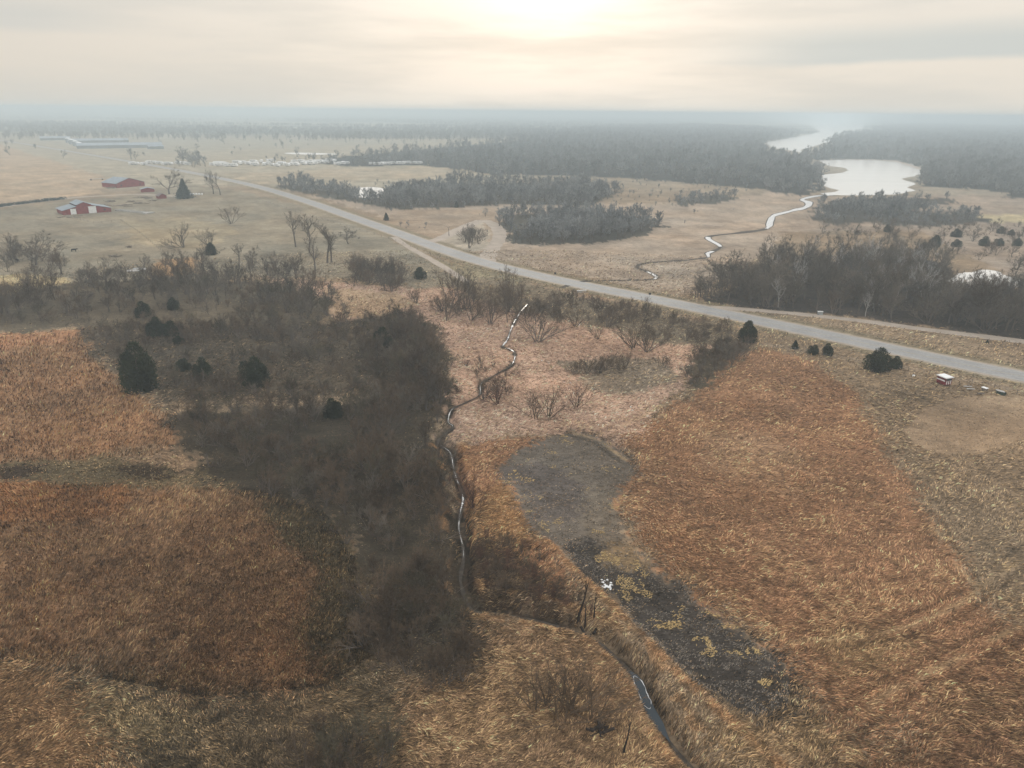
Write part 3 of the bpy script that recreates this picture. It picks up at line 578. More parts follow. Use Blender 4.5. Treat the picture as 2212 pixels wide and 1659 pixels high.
z = height_at(x, y); D = np.hypot(x, y)
jx, jy = r_.normal(0, 1.5, n), r_.normal(0, 1.7, n); C0 = overlay(x, y, color_at(x + jx, y + jy, 1))
up = np.zeros(n, bool)
for P in P_upL: up |= inpoly(x, y, P)
up &= r_.random(n) < 0.85
# lodging direction flows over the meadow
th = (fbm(x / 26, y / 26, 201, 2) * 2.6 - 1.5) + (fbm(x / 3.0, y / 3.0, 207, 3) - 0.5) * 2.6 + r_.normal(0, 0.42, n)
tuft = fbm(x / 1.1, y / 0.8, 221, 2); big = fbm(x / 6, y / 6, 225, 3)
Ln = (0.38 + 0.55 * r_.random(n)) * (0.7 + 0.6 * big) * (1 + 0.8 * smst(D, 90, 300)); wdt = (0.026 + 0.034 * r_.random(n)) * (1 + 1.6 * smst(D, 60, 250))
el0 = np.where(up, 1.15, 0.55) + r_.normal(0, 0.18, n) + (tuft - 0.5) * 0.9; el1 = np.where(up, 0.85, -0.05) + r_.normal(0, 0.2, n)
Ln = np.where(insw | inw, Ln * 0.45, Ln); Ln = np.where(mown, Ln * 0.3, Ln)
dx, dy = np.cos(th), np.sin(th)
p0 = np.column_stack([x, y, z - 0.05])
a1 = np.column_stack([dx * np.cos(el0), dy * np.cos(el0), np.sin(el0)]) * (Ln * 0.5)[:, None]
a2 = np.column_stack([dx * np.cos(el1), dy * np.cos(el1), np.sin(el1)]) * (Ln * 0.6)[:, None]
p1 = p0 + a1; p2 = p1 + a2; z2 = height_at(p2[:, 0], p2[:, 1]); p2[:, 2] = np.maximum(p2[:, 2], z2 + 0.07); p1[:, 2] = np.maximum(p1[:, 2], (z + z2) / 2 + 0.06)
th2 = th + math.pi / 2 + r_.normal(0, 0.7, n); sd = np.column_stack([np.cos(th2), np.sin(th2), r_.normal(0, 0.25, n)]) * wdt[:, None]
V = np.stack([p0 - sd * .7, p0 + sd * .7, p1 + sd, p1 - sd, p2], 1).reshape(-1, 3)
b5 = np.arange(n)[:, None] * 5
Q = b5 + np.array([[0, 1, 2, 3]]); T = b5 + np.array([[3, 2, 4]])
lum = (0.42 + 1.35 * r_.random(n) ** 1.8) * (0.25 + 1.55 * tuft)
straw = (r_.random(n) < 0.16 + 0.3 * (big > 0.58))[:, None]
C = C0 * 1.12 * lum[:, None]; l0 = (C0 @ np.array([0.3, 0.6, 0.1]))[:, None]; C = np.where(straw, C * 0.62 + A(198, 146, 92) * 0.46 * np.clip(l0 / 0.13, 0.3, 1.25) * lum[:, None], C)
yel = (insw & (fbm(x / 2.6, y / 2.6, 301, 3) > 0.66) & (r_.random(n) < 0.8))[:, None]
C = np.where(yel, A(192, 148, 88) * (0.7 + 0.5 * r_.random(n))[:, None], C)
spk = (insw & ~yel[:, 0] & (r_.random(n) < 0.42 * (vn(x / 2, y / 2, 88) > 0.3)))[:, None]; C = np.where(spk, A(128, 118, 106) * (0.4 + 0.8 * r_.random(n))[:, None], C)
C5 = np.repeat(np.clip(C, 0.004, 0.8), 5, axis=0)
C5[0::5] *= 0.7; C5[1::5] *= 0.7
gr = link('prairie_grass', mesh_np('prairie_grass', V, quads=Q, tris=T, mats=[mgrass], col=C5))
tag(gr, 'dry russet and straw prairie grass lying over the whole meadow', kind='stuff')
# ------------------------------------------------------------------ haze
hz = MB(); hz.box((0, 10000, 32.5), (110000, 130000, 71.0))
M_h = bpy.data.materials.new('haze'); M_h.use_nodes = True; t = M_h.node_tree; t.nodes.clear()
pv = N(t, 'ShaderNodeVolumePrincipled'); pv.inputs['Color'].default_value = (0.705, 0.82, 0.885, 1); pv.inputs['Density'].default_value = HAZE_D; pv.inputs['Anisotropy'].default_value = 0.25
o_ = N(t, 'ShaderNodeOutputMaterial'); L(t, pv.outputs[0], o_.inputs['Volume'])
tag(hz.build('haze', M_h), kind='stuff')

# ------------------------------------------------------------------ trees
def rot_to(d, ang, az):
    a = d.orthogonal().normalized(); b = d.cross(a)
    s = a * math.cos(az) + b * math.sin(az)
    return (d * math.cos(ang) + s * math.sin(ang)).normalized()
def bare_tree_mesh(seed, stems=1, stem_ang=0.1, trunk=0.3, r0=0.022, nch=(5, 4), lf=(0.62, 0.55), ang=(0.6, 0.7), tw=14, twl=0.10, tww=0.0035, up=0.12, wob=0.12, mats=None, thick=2, base_spread=0.02, lmul=1.0):
    rg = random.Random(seed); TV, TF, CV, CF = [], [], [], []
    def prism(V, F, p, q, ra, rb, n):
        d = (q - p); 
        if d.length < 1e-6: return
        d.normalize(); a = d.orthogonal().normalized(); b = d.cross(a); o = len(V)
        for c, r in ((p, ra), (q, rb)):
            for k in range(n):
                t = 2 * math.pi * k / n; V.append(c + (a * math.cos(t) + b * math.sin(t)) * r)
        for k in range(n): F.append((o + k, o + (k + 1) % n, o + n + (k + 1) % n, o + n + k))
    def twigs(p, d, n, k=1.0):
        for _ in range(n):
            e = rot_to(d, rg.uniform(0.15, 1.1), rg.uniform(0, 6.283)); e.z += up * 0.6; e.normalize()
            l = twl * rg.uniform(0.45, 1.15) * k; s = e.orthogonal(); s = (s * math.cos(rg.uniform(0, 3)) + e.cross(s) * math.sin(rg.uniform(0, 3))).normalized() * tww
            o = len(CV); st = p + e * 0.0
            CV.extend([st - s, st + s, st + e * l]); CF.append((o, o + 1, o + 2))
    def branch(p, d, Lb, r, lv):
        ns = 4 if lv == 0 else 3; P = [p.copy()]; dd = d.copy()
        for i in range(ns):
            dd = dd + Vector((rg.gauss(0, wob), rg.gauss(0, wob), rg.gauss(0, wob) + up)); dd.normalize()
            P.append(P[-1] + dd * (Lb / ns))
        for i in range(ns):
            ra = r * (1 - 0.75 * i / ns); rb = r * (1 - 0.75 * (i + 1) / ns)
            if lv < thick: prism(TV, TF, P[i], P[i + 1], ra, rb, 5 if lv == 0 else 3)
            else: prism(CV, CF, P[i], P[i + 1], ra, rb, 3)
        if lv < len(nch):
            for k in range(nch[lv]):
                t = rg.uniform(trunk if lv == 0 else 0.25, 1.0) if k else 1.0
                f = t * ns; i = min(int(f), ns - 1); q = P[i].lerp(P[i + 1], f - i)
                bd = (P[i + 1] - P[i]).normalized()
                e = rot_to(bd, ang[lv] * rg.uniform(0.5, 1.2) * (0.35 if k == 0 else 1), rg.uniform(0, 6.283))
                branch(q, e, Lb * lf[lv] * rg.uniform(0.7, 1.15) * (1.15 - 0.35 * t), r * (1 - 0.7 * t) * 0.7 + 0.0012, lv + 1)
        if lv == len(nch):
            for i in range(1, ns + 1): twigs(P[i], (P[i] - P[i - 1]).normalized(), max(1, tw // ns))
        elif lv == len(nch) - 1: twigs(P[-1], dd, tw // 3)
    for s in range(stems):
        az = rg.uniform(0, 6.283); a = abs(rg.gauss(0, 1)) * stem_ang * (1 if stems > 1 else 0.5)
        d = Vector((math.sin(a) * math.cos(az), math.sin(a) * math.sin(az), math.cos(a)))
        br = base_spread * rg.random() * (stems > 1)
        branch(Vector((br * math.cos(az), br * math.sin(az), -0.02)), d, 0.62 * lmul * rg.uniform(0.75, 1.1) if stems > 1 else 0.68 * lmul, r0 * (1.0 if stems == 1 else rg.uniform(0.5, 1)), 0)
    top = max([v.z for v in CV] or [1]); k = 1.0 / top
    def mk(nm, V, F, m):
        me = bpy.data.meshes.new(nm); me.from_pydata([tuple(v * k) for v in V], [], F); me.materials.append(m); me.update(); return me
    return mk('trunk', TV, TF, mats[0]), mk('crown', CV, CF, mats[1])
KIND = {}
def addkind(nm, nvar, **kw):
    KIND[nm] = [bare_tree_mesh(100 * len(KIND) + i, **kw) for i in range(nvar)]
mt = (M_bark, M_twig); mg_ = (M_bark, M_twig_g)
addkind('shrub', 4, stems=11, stem_ang=0.6, up=0.05, r0=0.011, nch=(5, 4), lf=(0.5, 0.5), ang=(0.5, 0.7), tw=9, twl=0.11, tww=0.0026, trunk=0.25, mats=mt, base_spread=0.05)
addkind('willow', 5, stems=10, stem_ang=0.62, r0=0.013, nch=(6, 4), lf=(0.5, 0.5), ang=(0.5, 0.6), tw=6, twl=0.10, tww=0.0016, trunk=0.35, mats=mt, base_spread=0.05, up=0.035, wob=0.08)
addkind('open', 4, stems=10, stem_ang=0.65, r0=0.012, nch=(5, 4), lf=(0.45, 0.5), ang=(0.5, 0.6), tw=3, twl=0.09, tww=0.0013, trunk=0.35, mats=(M_twig, M_twig), base_spread=0.08, up=0.035, wob=0.09)
addkind('brush', 3, stems=20, stem_ang=0.6, up=0.06, r0=0.008, nch=(4, 3), lf=(0.5, 0.5), ang=(0.4, 0.6), tw=9, twl=0.13, tww=0.0035, trunk=0.2, mats=mt, base_spread=0.16)
addkind('broad', 4, stems=1, r0=0.028, nch=(8, 6, 4), lf=(0.62, 0.55, 0.5), ang=(1.05, 0.85, 0.75), tw=9, twl=0.085, tww=0.0022, trunk=0.25, mats=mg_, wob=0.13, up=0.06)
addkind('tall', 4, stems=1, r0=0.020, nch=(9, 5, 3), lf=(0.42, 0.5, 0.5), ang=(0.65, 0.7, 0.7), tw=8, twl=0.06, tww=0.0018, trunk=0.3, mats=mg_, wob=0.09)
addkind('twiggy', 3, stems=5, stem_ang=0.46, up=0.06, r0=0.021, nch=(6, 4), lf=(0.55, 0.52), ang=(0.75, 0.8), tw=9, twl=0.11, tww=0.0032, trunk=0.3, mats=mt, base_spread=0.05)
addkind('twiggy_g', 3, stems=5, stem_ang=0.46, up=0.06, r0=0.021, nch=(6, 4), lf=(0.55, 0.52), ang=(0.75, 0.8), tw=9, twl=0.11, tww=0.0032, trunk=0.3, mats=mg_, base_spread=0.05)
addkind('twiggy_o', 2, stems=5, stem_ang=0.46, up=0.06, r0=0.021, nch=(6, 4), lf=(0.55, 0.52), ang=(0.75, 0.8), tw=9, twl=0.11, tww=0.0032, trunk=0.3, mats=(M_bark, M_twig_o), base_spread=0.05)
addkind('red', 3, stems=11, stem_ang=0.6, up=0.04, r0=0.010, nch=(5, 3), lf=(0.5, 0.5), ang=(0.5, 0.6), tw=8, twl=0.11, tww=0.0026, trunk=0.25, mats=(M_twig_r, M_twig_r), base_spread=0.05)
addkind('pale', 3, stems=1, r0=0.022, nch=(8, 5, 3), lf=(0.55, 0.5, 0.5), ang=(0.65, 0.7, 0.7), tw=5, twl=0.06, tww=0.0022, trunk=0.25, mats=(M_pale, M_pale), wob=0.12)
addkind('snag', 2, stems=1, r0=0.026, nch=(5, 2), lf=(0.35, 0.5), ang=(0.7, 0.7), tw=2, twl=0.05, tww=0.002, trunk=0.45, mats=(M_dark, M_dark), wob=0.06)
addkind('leaning', 2, stems=7, stem_ang=0.75, r0=0.022, nch=(6, 4), lf=(0.5, 0.5), ang=(0.6, 0.7), tw=6, twl=0.10, tww=0.0025, trunk=0.35, mats=mg_, base_spread=0.05, up=0.05)
def merged(nm, a, b):
    va = [tuple(v.co) for v in a.vertices] + [tuple(v.co) for v in b.vertices]; o = len(a.vertices)
    fa = [tuple(p.vertices) for p in a.polygons] + [tuple(i + o for i in p.vertices) for p in b.polygons]
    me = bpy.data.meshes.new(nm); me.from_pydata(va, [], fa); me.materials.append(a.materials[0]); me.materials.append(b.materials[0])
    me.polygons.foreach_set('material_index', [0] * len(a.polygons) + [1] * len(b.polygons)); me.update(); return me
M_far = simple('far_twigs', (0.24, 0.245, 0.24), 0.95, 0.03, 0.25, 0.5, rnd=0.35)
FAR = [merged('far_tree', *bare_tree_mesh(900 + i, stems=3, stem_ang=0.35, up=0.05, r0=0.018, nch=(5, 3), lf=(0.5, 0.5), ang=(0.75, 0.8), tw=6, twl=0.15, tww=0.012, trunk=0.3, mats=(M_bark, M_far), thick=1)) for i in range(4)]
# ---- evergreens
def evergreen_mesh(seed, n=1500, prof='cone', wr=0.32, size=0.045, mat=None, lobes=5, multi=None):
    rg = np.random.default_rng(seed); V = []; F = []
    h = rg.random(n) ** (1.25 if prof == 'cone' else 1.0)
    ph = rg.random(n) * 6.283
    if prof == 'cone': rad = wr * (1 - h) ** 0.75 * (0.55 + 0.45 * np.minimum(1, h / 0.12))
    elif prof == 'round': rad = wr * np.sqrt(np.clip(1 - ((h - 0.38) / 0.64) ** 2, 0, 1))
    else: rad = wr * (1 - h) * (0.72 + 0.28 * np.abs(np.sin(h * 26)))
    lob = 1 + 0.28 * np.sin(ph * lobes + 5 * h + seed) * (1 - h) + 0.18 * rg.standard_normal(n)
    rr_ = rad * lob * (rg.random(n) ** 0.35)
    P = np.column_stack([rr_ * np.cos(ph), rr_ * np.sin(ph), h * 0.93 + 0.03])
    out = np.column_stack([np.cos(ph), np.sin(ph), 0.55 + 0.9 * rg.random(n)]) + rg.normal(0, 0.35, (n, 3)); out /= np.linalg.norm(out, axis=1)[:, None]
    for j in range(3):
        a = out + rg.normal(0, 0.5, (n, 3)); a /= np.linalg.norm(a, axis=1)[:, None]
        s = np.cross(a, rg.normal(0, 1, (n, 3))); s /= np.linalg.norm(s, axis=1)[:, None]
        sz = size * (0.6 + 0.8 * rg.random(n))[:, None]
        V.append(np.stack([P - s * sz * 0.35, P + s * sz * 0.35, P + a * sz * 1.5], 1).reshape(-1, 3))
    V = np.vstack(V)
    if multi:
        k = len(V) // 3; tri = np.arange(k) % len(multi); of = np.array(multi)[tri]; of = np.repeat(of, 3, axis=0)
        V = V[:k * 3] * of[:, 2:3] * np.array([1, 1, 1.0]); V[:, 0] += of[:, 0]; V[:, 1] += of[:, 1]
    T = np.arange(len(V) // 3 * 3).reshape(-1, 3)
    crown = mesh_np('crown', V, tris=T, mats=[mat])
    tk = MB().tube([(0, 0, -0.03), (0.01, 0, 0.3), (0, 0, 0.85)], [0.03, 0.022, 0.004], 6).mesh('trunk', M_bark)
    return tk, crown
KIND['cedar'] = [evergreen_mesh(i, 1500, 'cone', 0.36, 0.05, M_cedar) for i in range(4)]
def multi_(sd):
    rg = random.Random(sd); o = [(0.0, 0.0, 1.0)]
    for k in range(6): a = k * 1.05 + rg.uniform(-.4, .4); r = rg.uniform(0.2, 0.40); o.append((r * math.cos(a), r * math.sin(a), rg.uniform(0.45, 0.88)))
    return o
KIND['cedar_round'] = [evergreen_mesh(20 + i, 3000, 'round', 0.30, 0.05, M_cedar, 4, multi_(i)) for i in range(4)]
KIND['spruce'] = [evergreen_mesh(40, 2600, 'tier', 0.42, 0.045, M_spruce)]
NAMES = {'cedar': 'cedar_tree', 'cedar_round': 'cedar_bush', 'spruce': 'spruce_tree', 'shrub': 'bare_shrub', 'willow': 'bare_willow', 'open': 'bare_shrub', 'brush': 'brush_clump', 'red': 'reddish_shrub', 'snag': 'dead_tree', 'pale': 'pale_bare_tree', 'leaning': 'leaning_bare_tree'}
prg = random.Random(77); CNT = {}
def plant(kind, x, y, h, label, cat, group=None, wx=1.0, rz=None, z=None, var=None):
    v = KIND[kind][prg.randrange(len(KIND[kind])) if var is None else var]
    e = link(NAMES.get(kind, 'bare_tree'), None); 
    if z is None: z = float(height_at(np.array([x]), np.array([y]))[0])
    e.location = (x, y, z - 0.1); e.rotation_euler = (prg.gauss(0, 0.03), prg.gauss(0, 0.03), prg.uniform(0, 6.28) if rz is None else rz)
    e.scale = (h * wx, h * wx, h)
    e.empty_display_size = 0.1
    link('trunk', v[0], e); link('crown', v[1], e); tag(e, label, cat, group); return e
def T(kind, px, py, hpx, label, cat='tree', wx=1.0, group=None, var=None):
    x, y = G(px, py); s = ppm(px, py); el = math.atan2(CH, math.hypot(x, y))
    return plant(kind, x, y, hpx / s / math.cos(el) * 0.97, label, cat, group, wx, var=var)
# ---- evergreens seen singly
for a in [('cedar_round', 303, 836, 104, 'large ragged dark green cedar where the left russet field meets the brush', 0.72),
          ('cedar_round', 338, 724, 42, 'dark double-headed cedar bush in the brush above the large ragged cedar', 0.9),
          ('cedar_round', 372, 724, 34, 'lower dark cedar bush joined to the right side of the double-headed one', 1.0),
          ('cedar_round', 385, 741, 18, 'small flat cedar bush just below the paired dark bushes', 1.3),
          ('cedar_round', 310, 684, 36, 'small dark cedar standing in the left tree belt', 0.8),
          ('cedar_round', 374, 668, 28, 'dark cedar half hidden among bare trees of the left belt', 0.9),
          ('cedar_round', 440, 812, 44, 'narrow dark cedar in the brush right of the large ragged cedar', 0.8),
          ('cedar_round', 398, 800, 28, 'dim greenish cedar between the large ragged cedar and the narrow one', 1.0),
          ('cedar_round', 558, 832, 64, 'rounded black-green cedar alone in the middle of the brush slope', 0.85),
          ('cedar_round', 720, 900, 44, 'dim rounded cedar poking out of the dense thicket top', 0.8),
          ('cedar_round', 829, 752, 46, 'dark cedar bush beside a small yellow grass opening', 0.8),
          ('spruce', 398, 429, 42, 'blue-green conical spruce beside the farmyard', 1.0),
          ('cedar', 456, 550, 27, 'squat dark cedar under the leaning bare tree in the pasture', 1.5),
          ('cedar_round', 906, 602, 27, 'green cedar bush beside the grey brush left of the highway', 1.0),
          ('cedar', 835, 476, 17, 'small dark cedar alone in the grass beyond the highway', 1.0),
          ('cedar', 986, 448, 14, 'tiny dark cedar at the edge of the long tree band', 1.0),
          ('cedar_round', 1612, 738, 48, 'dark cedar at the roadside end of the brush spur', 0.75),
          ('cedar', 1718, 752, 20, 'small dark cedar on the field fence near the highway', 1.0),
          ('cedar_round', 1758, 764, 22, 'left of two touching cedar bushes on the fence line', 1.0),
          ('cedar_round', 1786, 765, 27, 'right of two touching cedar bushes on the fence line', 0.9),
          ('cedar_round', 1897, 798, 50, 'biggest spreading cedar bush against the highway edge', 1.05),
          ('cedar_round', 1934, 794, 28, 'smaller cedar bush leaning on the right side of the biggest roadside cedar', 0.9),
          ('cedar', 2146, 660, 14, 'tiny dark cedar sapling at the wood edge on the far right', 1.0)]:
    T(*a[:5], cat='cedar' if a[0] != 'spruce' else 'spruce', wx=a[5] if a[0] != 'spruce' else 1.0)
T('cedar', 2132, 742, 9, 'lone knee-high cedar sapling in the roadside grass on the right', cat='cedar')
for i, (px, py, h) in enumerate([(1916, 501, 24), (2064, 512, 26), (2065, 533, 24), (2126, 531, 30), (2158, 531, 24), (2197, 531, 24), (2161, 504, 22), (2184, 508, 18), (2019, 533, 36), (1995, 540, 26), (2240, 520, 26), (1830, 560, 22)]):
    T('cedar_round', px, py, h * 0.72, 'dark cedar dotted over the brushy grass beyond the right-hand wood', 'cedar', 1.1, 'cedars beyond the right-hand wood')
# ---- bare trees seen singly
for a in [('willow', 500, 483, 40, 'lone round-crowned bare tree in the middle of the pasture'),
          ('broad', 366, 419, 60, 'big bare tree behind the little red sheds'),
          ('tall', 461, 419, 54, 'left of the two tall bare trees right of the spruce'),
          ('tall', 476, 421, 50, 'right of the two tall bare trees right of the spruce'),
          ('leaning', 396, 534, 58, 'wide low bare tree with limbs sprawling over the pasture'),
          ('leaning', 452, 536, 46, 'smaller sprawling bare tree growing above the squat cedar'),
          ('tall', 639, 534, 80, 'leftmost tall tree of the cottonwood stand by the highway'),
          ('tall', 669, 546, 88, 'second tree from the left in the cottonwood stand'),
          ('tall', 681, 586, 84, 'front tree of the cottonwood stand, rooted lowest on the slope'),
          ('tall', 707, 568, 92, 'tallest pale-limbed tree in the cottonwood stand'),
          ('tall', 716, 567, 86, 'rightmost tall tree of the cottonwood stand'),
          ('broad', 753, 527, 44, 'small bare tree alone between cottonwood stand and highway'),
          ('tall', 517, 576, 54, 'thin bare tree left of the bushy group in the pasture draw'),
          ('broad', 547, 578, 50, 'forked bare tree in the pasture draw'),
          ('twiggy_g', 598, 582, 48, 'bushy bare tree in the pasture draw below the cottonwoods'),
          ('twiggy_g', 630, 582, 34, 'low bushy tree on the right of the pasture draw'),
          ('twiggy_g', 570, 584, 36, 'low twiggy tree in the middle of the pasture draw'),
          ('broad', 78, 572, 78, 'large bare tree at the left edge above the dark ditch'),
          ('twiggy_g', 30, 560, 52, 'bushy bare tree hard against the left edge of the pasture'),
          ('twiggy', 132, 592, 66, 'dense dark brown bush right of the large left-edge tree'),
          ('twiggy', 108, 578, 60, 'tangled bush between the large left-edge tree and the dark brown bush'),
          ('twiggy_g', 378, 590, 56, 'grey many-stemmed tree beside the orange earth patch'),
          ('broad', 232, 622, 74, 'forked bare tree rising above the left tree belt'),
          ('broad', 192, 618, 60, 'gnarled bare tree next to the forked one in the left belt'),
          ('snag', 12, 622, 34, 'thin leafless sapling on the tan bank at the left edge'),
          ('snag', 120, 650, 40, 'crooked dead tree on the tan bank at the left'),
          ('twiggy_g', 765, 618, 44, 'grey bushy tree starting the roadside brush'),
          ('twiggy_g', 800, 612, 50, 'second grey bushy tree of the roadside brush'),
          ('twiggy_g', 835, 606, 52, 'third grey bushy tree of the roadside brush'),
          ('twiggy_g', 868, 612, 50, 'last grey bushy tree of the roadside brush'),
          ('willow', 845, 630, 30, 'dark-footed thin bush on the small ditch'),
          ('willow', 690, 622, 26, 'sparse bush in straw grass left of the ditch'), ('willow', 900, 655, 42, 'open vase-shaped bush left of the creek willows'),
          ('willow', 952, 672, 40, 'bent willow with a dark foot left of the bright creek'),
          ('willow', 1160, 738, 84, 'thick-stemmed willow just right of the bright creek'),
          ('open', 1243, 706, 62, 'round willow with splayed stems below the highway'),
          ('open', 1292, 733, 44, 'low spreading willow in front of the roadside row'),
          ('willow', 1311, 709, 64, 'upright willow directly behind the low spreading one'),
          ('open', 1368, 753, 80, 'wide willow left of the paired stems'),
          ('willow', 1397, 760, 74, 'willow with dark paired stems left of the brush spur'),
          ('brush', 1433, 794, 34, 'rounded brown bush between willows and brush spur'),
          ('red', 1246, 878, 62, 'dark-footed vase-shaped shrub by the grey mud flat'),
          ('open', 1156, 903, 78, 'left half of the big twin shrub on the pink meadow'),
          ('open', 1184, 900, 76, 'right half of the big twin shrub on the pink meadow'),
          ('snag', 1199, 918, 18, 'knee-high bare sapling below the big twin shrub'),
          ('red', 1075, 872, 78, 'red-tipped willow in the creek bend'),
          ('willow', 1045, 862, 60, 'brown willow leaning over the creek bend'),
          ('red', 1024, 1094, 84, 'red-stemmed willow on the orange bank beside the creek'),
          ('snag', 1249, 1330, 104, 'tall black dead trunk at the creek corner'), ('snag', 1264, 1338, 70, 'shorter dead trunk right of the tall black one'), ('snag', 1283, 1332, 62, 'dead trunk nearest to the levee at the creek corner'),
          ('open', 1212, 1545, 118, 'tallest open shrub on the tan meadow at the bottom'),
          ('open', 1236, 1532, 108, 'dense shrub just behind the tallest open one'),
          ('open', 1156, 1534, 76, 'left outlying shrub of the bottom meadow group'),
          ('open', 1281, 1554, 106, 'right-leaning shrub with a dark root mound'),
          ('open', 1178, 1524, 70, 'thin shrub between left outlier and tallest shrub'),
          ('snag', 1347, 1630, 78, 'small twiggy tree close to the near creek'),
          ('broad', 1551, 622, 82, 'left big bare tree at the corner of the right-hand wood'),
          ('broad', 1567, 622, 70, 'middle big bare tree at the corner of the right-hand wood'),
          ('broad', 1580, 624, 92, 'right big bare tree at the corner of the right-hand wood'),
          ('twiggy', 1506, 642, 42, 'round bush left of the big corner trees'),
          ('pale', 1996, 655, 82, 'white-limbed tree glowing inside the right-hand wood'),
          ('pale', 1932, 662, 58, 'pale straight trunk left of the white-limbed tree'), ('pale', 2070, 660, 60, 'pale forked tree right of the white-limbed one'), ('pale', 2122, 665, 50, 'pale thin tree below the bright pond'),
          ('broad', 1668, 590, 60, 'bare tree standing above the left part of the right-hand wood'),
          ('tall', 1015, 505, 26, 'bare tree in the grass island between the two dirt lanes'), ('snag', 970, 510, 26, 'thin pole-like tree left of the grass island')]:
    T(*a[:5], cat='shrub' if a[0] in ('open', 'willow', 'shrub', 'brush', 'red') else 'tree', wx={'broad': 1.35, 'tall': 1.3, 'willow': 1.35, 'open': 1.3, 'red': 1.25, 'leaning': 1.2}.get(a[0], 1.0))
for i in range(9):
    T('brush' if i % 2 else 'willow', 1238 + i * 14, 812 - i * 2.2 + prg.uniform(-5, 5), prg.uniform(34, 50), 'bare brown bush in the curved row on the far side of the mud flat', 'shrub', 1.0, 'row of bushes behind the mud flat')
for i in range(11):
    T('tall' if i % 3 == 0 else 'willow', prg.uniform(958, 1130), prg.uniform(655, 700), prg.uniform(70, 104), 'tall many-stemmed willow in the clump left of the bright creek', 'shrub', 0.8, 'willow clump left of the bright creek')
for i in range(9):
    T('twiggy_g', prg.uniform(995, 1040), prg.uniform(515, 540), prg.uniform(30, 44), 'grey bushy tree in the small clump between the dirt lanes', 'tree', 1.0, 'clump between the dirt lanes')
# ---- scattered thickets
def scatter(P, sp, seed, clear=()):
    P = GP(P) if not isinstance(P, np.ndarray) else P; rg = np.random.default_rng(seed)
    x0, y0 = P.min(0); x1, y1 = P.max(0)
    X, Y = np.meshgrid(np.arange(x0, x1, sp), np.arange(y0, y1, sp)); X = X.ravel(); Y = Y.ravel()
    X = X + rg.uniform(-.5, .5, X.shape) * sp; Y = Y + rg.uniform(-.5, .5, Y.shape) * sp
    m = inpoly(X + (fbm(X / 6, Y / 6, seed) - .5) * sp * 2, Y + (fbm(X / 6, Y / 6, seed + 9) - .5) * sp * 2, P)
    m &= np.abs(np.arctan2(X, Y)) < R(44)
    X, Y = X[m], Y[m]
    m = (dist_line(X, Y, CREEK, 8)[0] > 2.4) & (dist_line(X, Y, ROAD, 25)[0] > 9) & (dist_line(X, Y, FCREEK, 8)[0] > 4)
    for c in clear: m &= ~inpoly(X, Y, c)
    X, Y = X[m], Y[m]; o = np.argsort(np.hypot(X, Y)); return X[o], Y[o]
STUFF = {'thicket': [], 'wood': []}
LOOK = {'twiggy': 'brown', 'twiggy_g': 'grey', 'twiggy_o': 'olive-brown', 'shrub': 'many-stemmed', 'broad': 'wide-limbed', 'tall': 'tall slim', 'pale': 'white-barked', 'red': 'reddish', 'brush': 'low spreading', 'willow': 'vase-shaped'}
def belt(P, sp, seed, kinds, hr, n_ind, label, cat, group, stuff, clear=(), wx=1.0, gap_=0.34):
    X, Y = scatter(P, sp, seed, clear); rg = random.Random(seed); Z = height_at(X, Y)
    az_ = np.arctan2(X, Y); q_ = np.quantile(az_[:max(n_ind, 1)], [1 / 3, 2 / 3]) if len(X) else (0, 0)
    dn = fbm(X / 9, Y / 9, seed + 5, 3)
    hv = fbm(X / 18, Y / 18, seed + 3, 3)
    for i in range(len(X)):
        k = rg.choice(kinds); h = hr[0] + (hr[1] - hr[0]) * min(1, max(0, (hv[i] - 0.3) / 0.4)) * rg.uniform(0.5, 1.35)
        h = max(h, hr[0] * 0.6) * rg.choice((1, 1, 0.75, 1.1))
        if dn[i] < gap_: continue
        if i < n_ind: plant(k, float(X[i]), float(Y[i]), h, (LOOK[k] + ' ' + cat + ' ' + label + ', ' + ('left' if az_[i] < q_[0] else 'middle' if az_[i] < q_[1] else 'right') + ' part'), cat, group, wx * rg.uniform(0.9, 1.15), z=float(Z[i]))
        else: STUFF[stuff].append((X[i], Y[i], Z[i] - 0.1, rg.uniform(0, 6.28), h, k))
    return len(X)
pond_c = [GP([(2040, 640), (2040, 570), (2110, 565), (2212, 580), (2400, 600), (2400, 640), (2212, 645)])]
nmain = belt(W_main, 3.1, 21, ['twiggy', 'twiggy', 'twiggy_g', 'twiggy_o', 'shrub', 'twiggy'], (4.2, 8.6), 70, 'crowded in the dark thicket left of the creek', 'tree', 'dark thicket left of the creek', 'thicket', gap_=0.41)
belt([(790, 1250), (985, 1200), (1000, 1290), (1010, 1440), (990, 1490), (900, 1480), (800, 1425)], 2.1, 48, ['twiggy', 'twiggy', 'shrub', 'twiggy_o'], (3.6, 5.6), 42, 'in the dark lower tip of the thicket', 'tree', 'lower tip of the thicket', 'thicket', gap_=0.2)
nred = belt(W_red, 1.8, 22, ['red', 'red', 'shrub', 'shrub', 'twiggy'], (1.8, 3.8), 60, 'in the low brush where the creek turns right', 'shrub', 'reddish brush at the creek turn', 'thicket', gap_=0.1)
nbr = belt(W_brush, 4.6, 23, ['shrub', 'twiggy_g', 'twiggy', 'brush', 'twiggy_o'], (2.0, 5.5), 70, 'on the brown slope above the thicket', 'shrub', 'scattered bushes on the slope', 'thicket')
nleft = belt(W_left, 5.2, 24, ['twiggy', 'twiggy_g', 'shrub', 'broad', 'tall', 'twiggy_o'], (3.0, 9.0), 34, 'in the tree belt between pasture and left fields', 'tree', 'left tree belt', 'thicket')
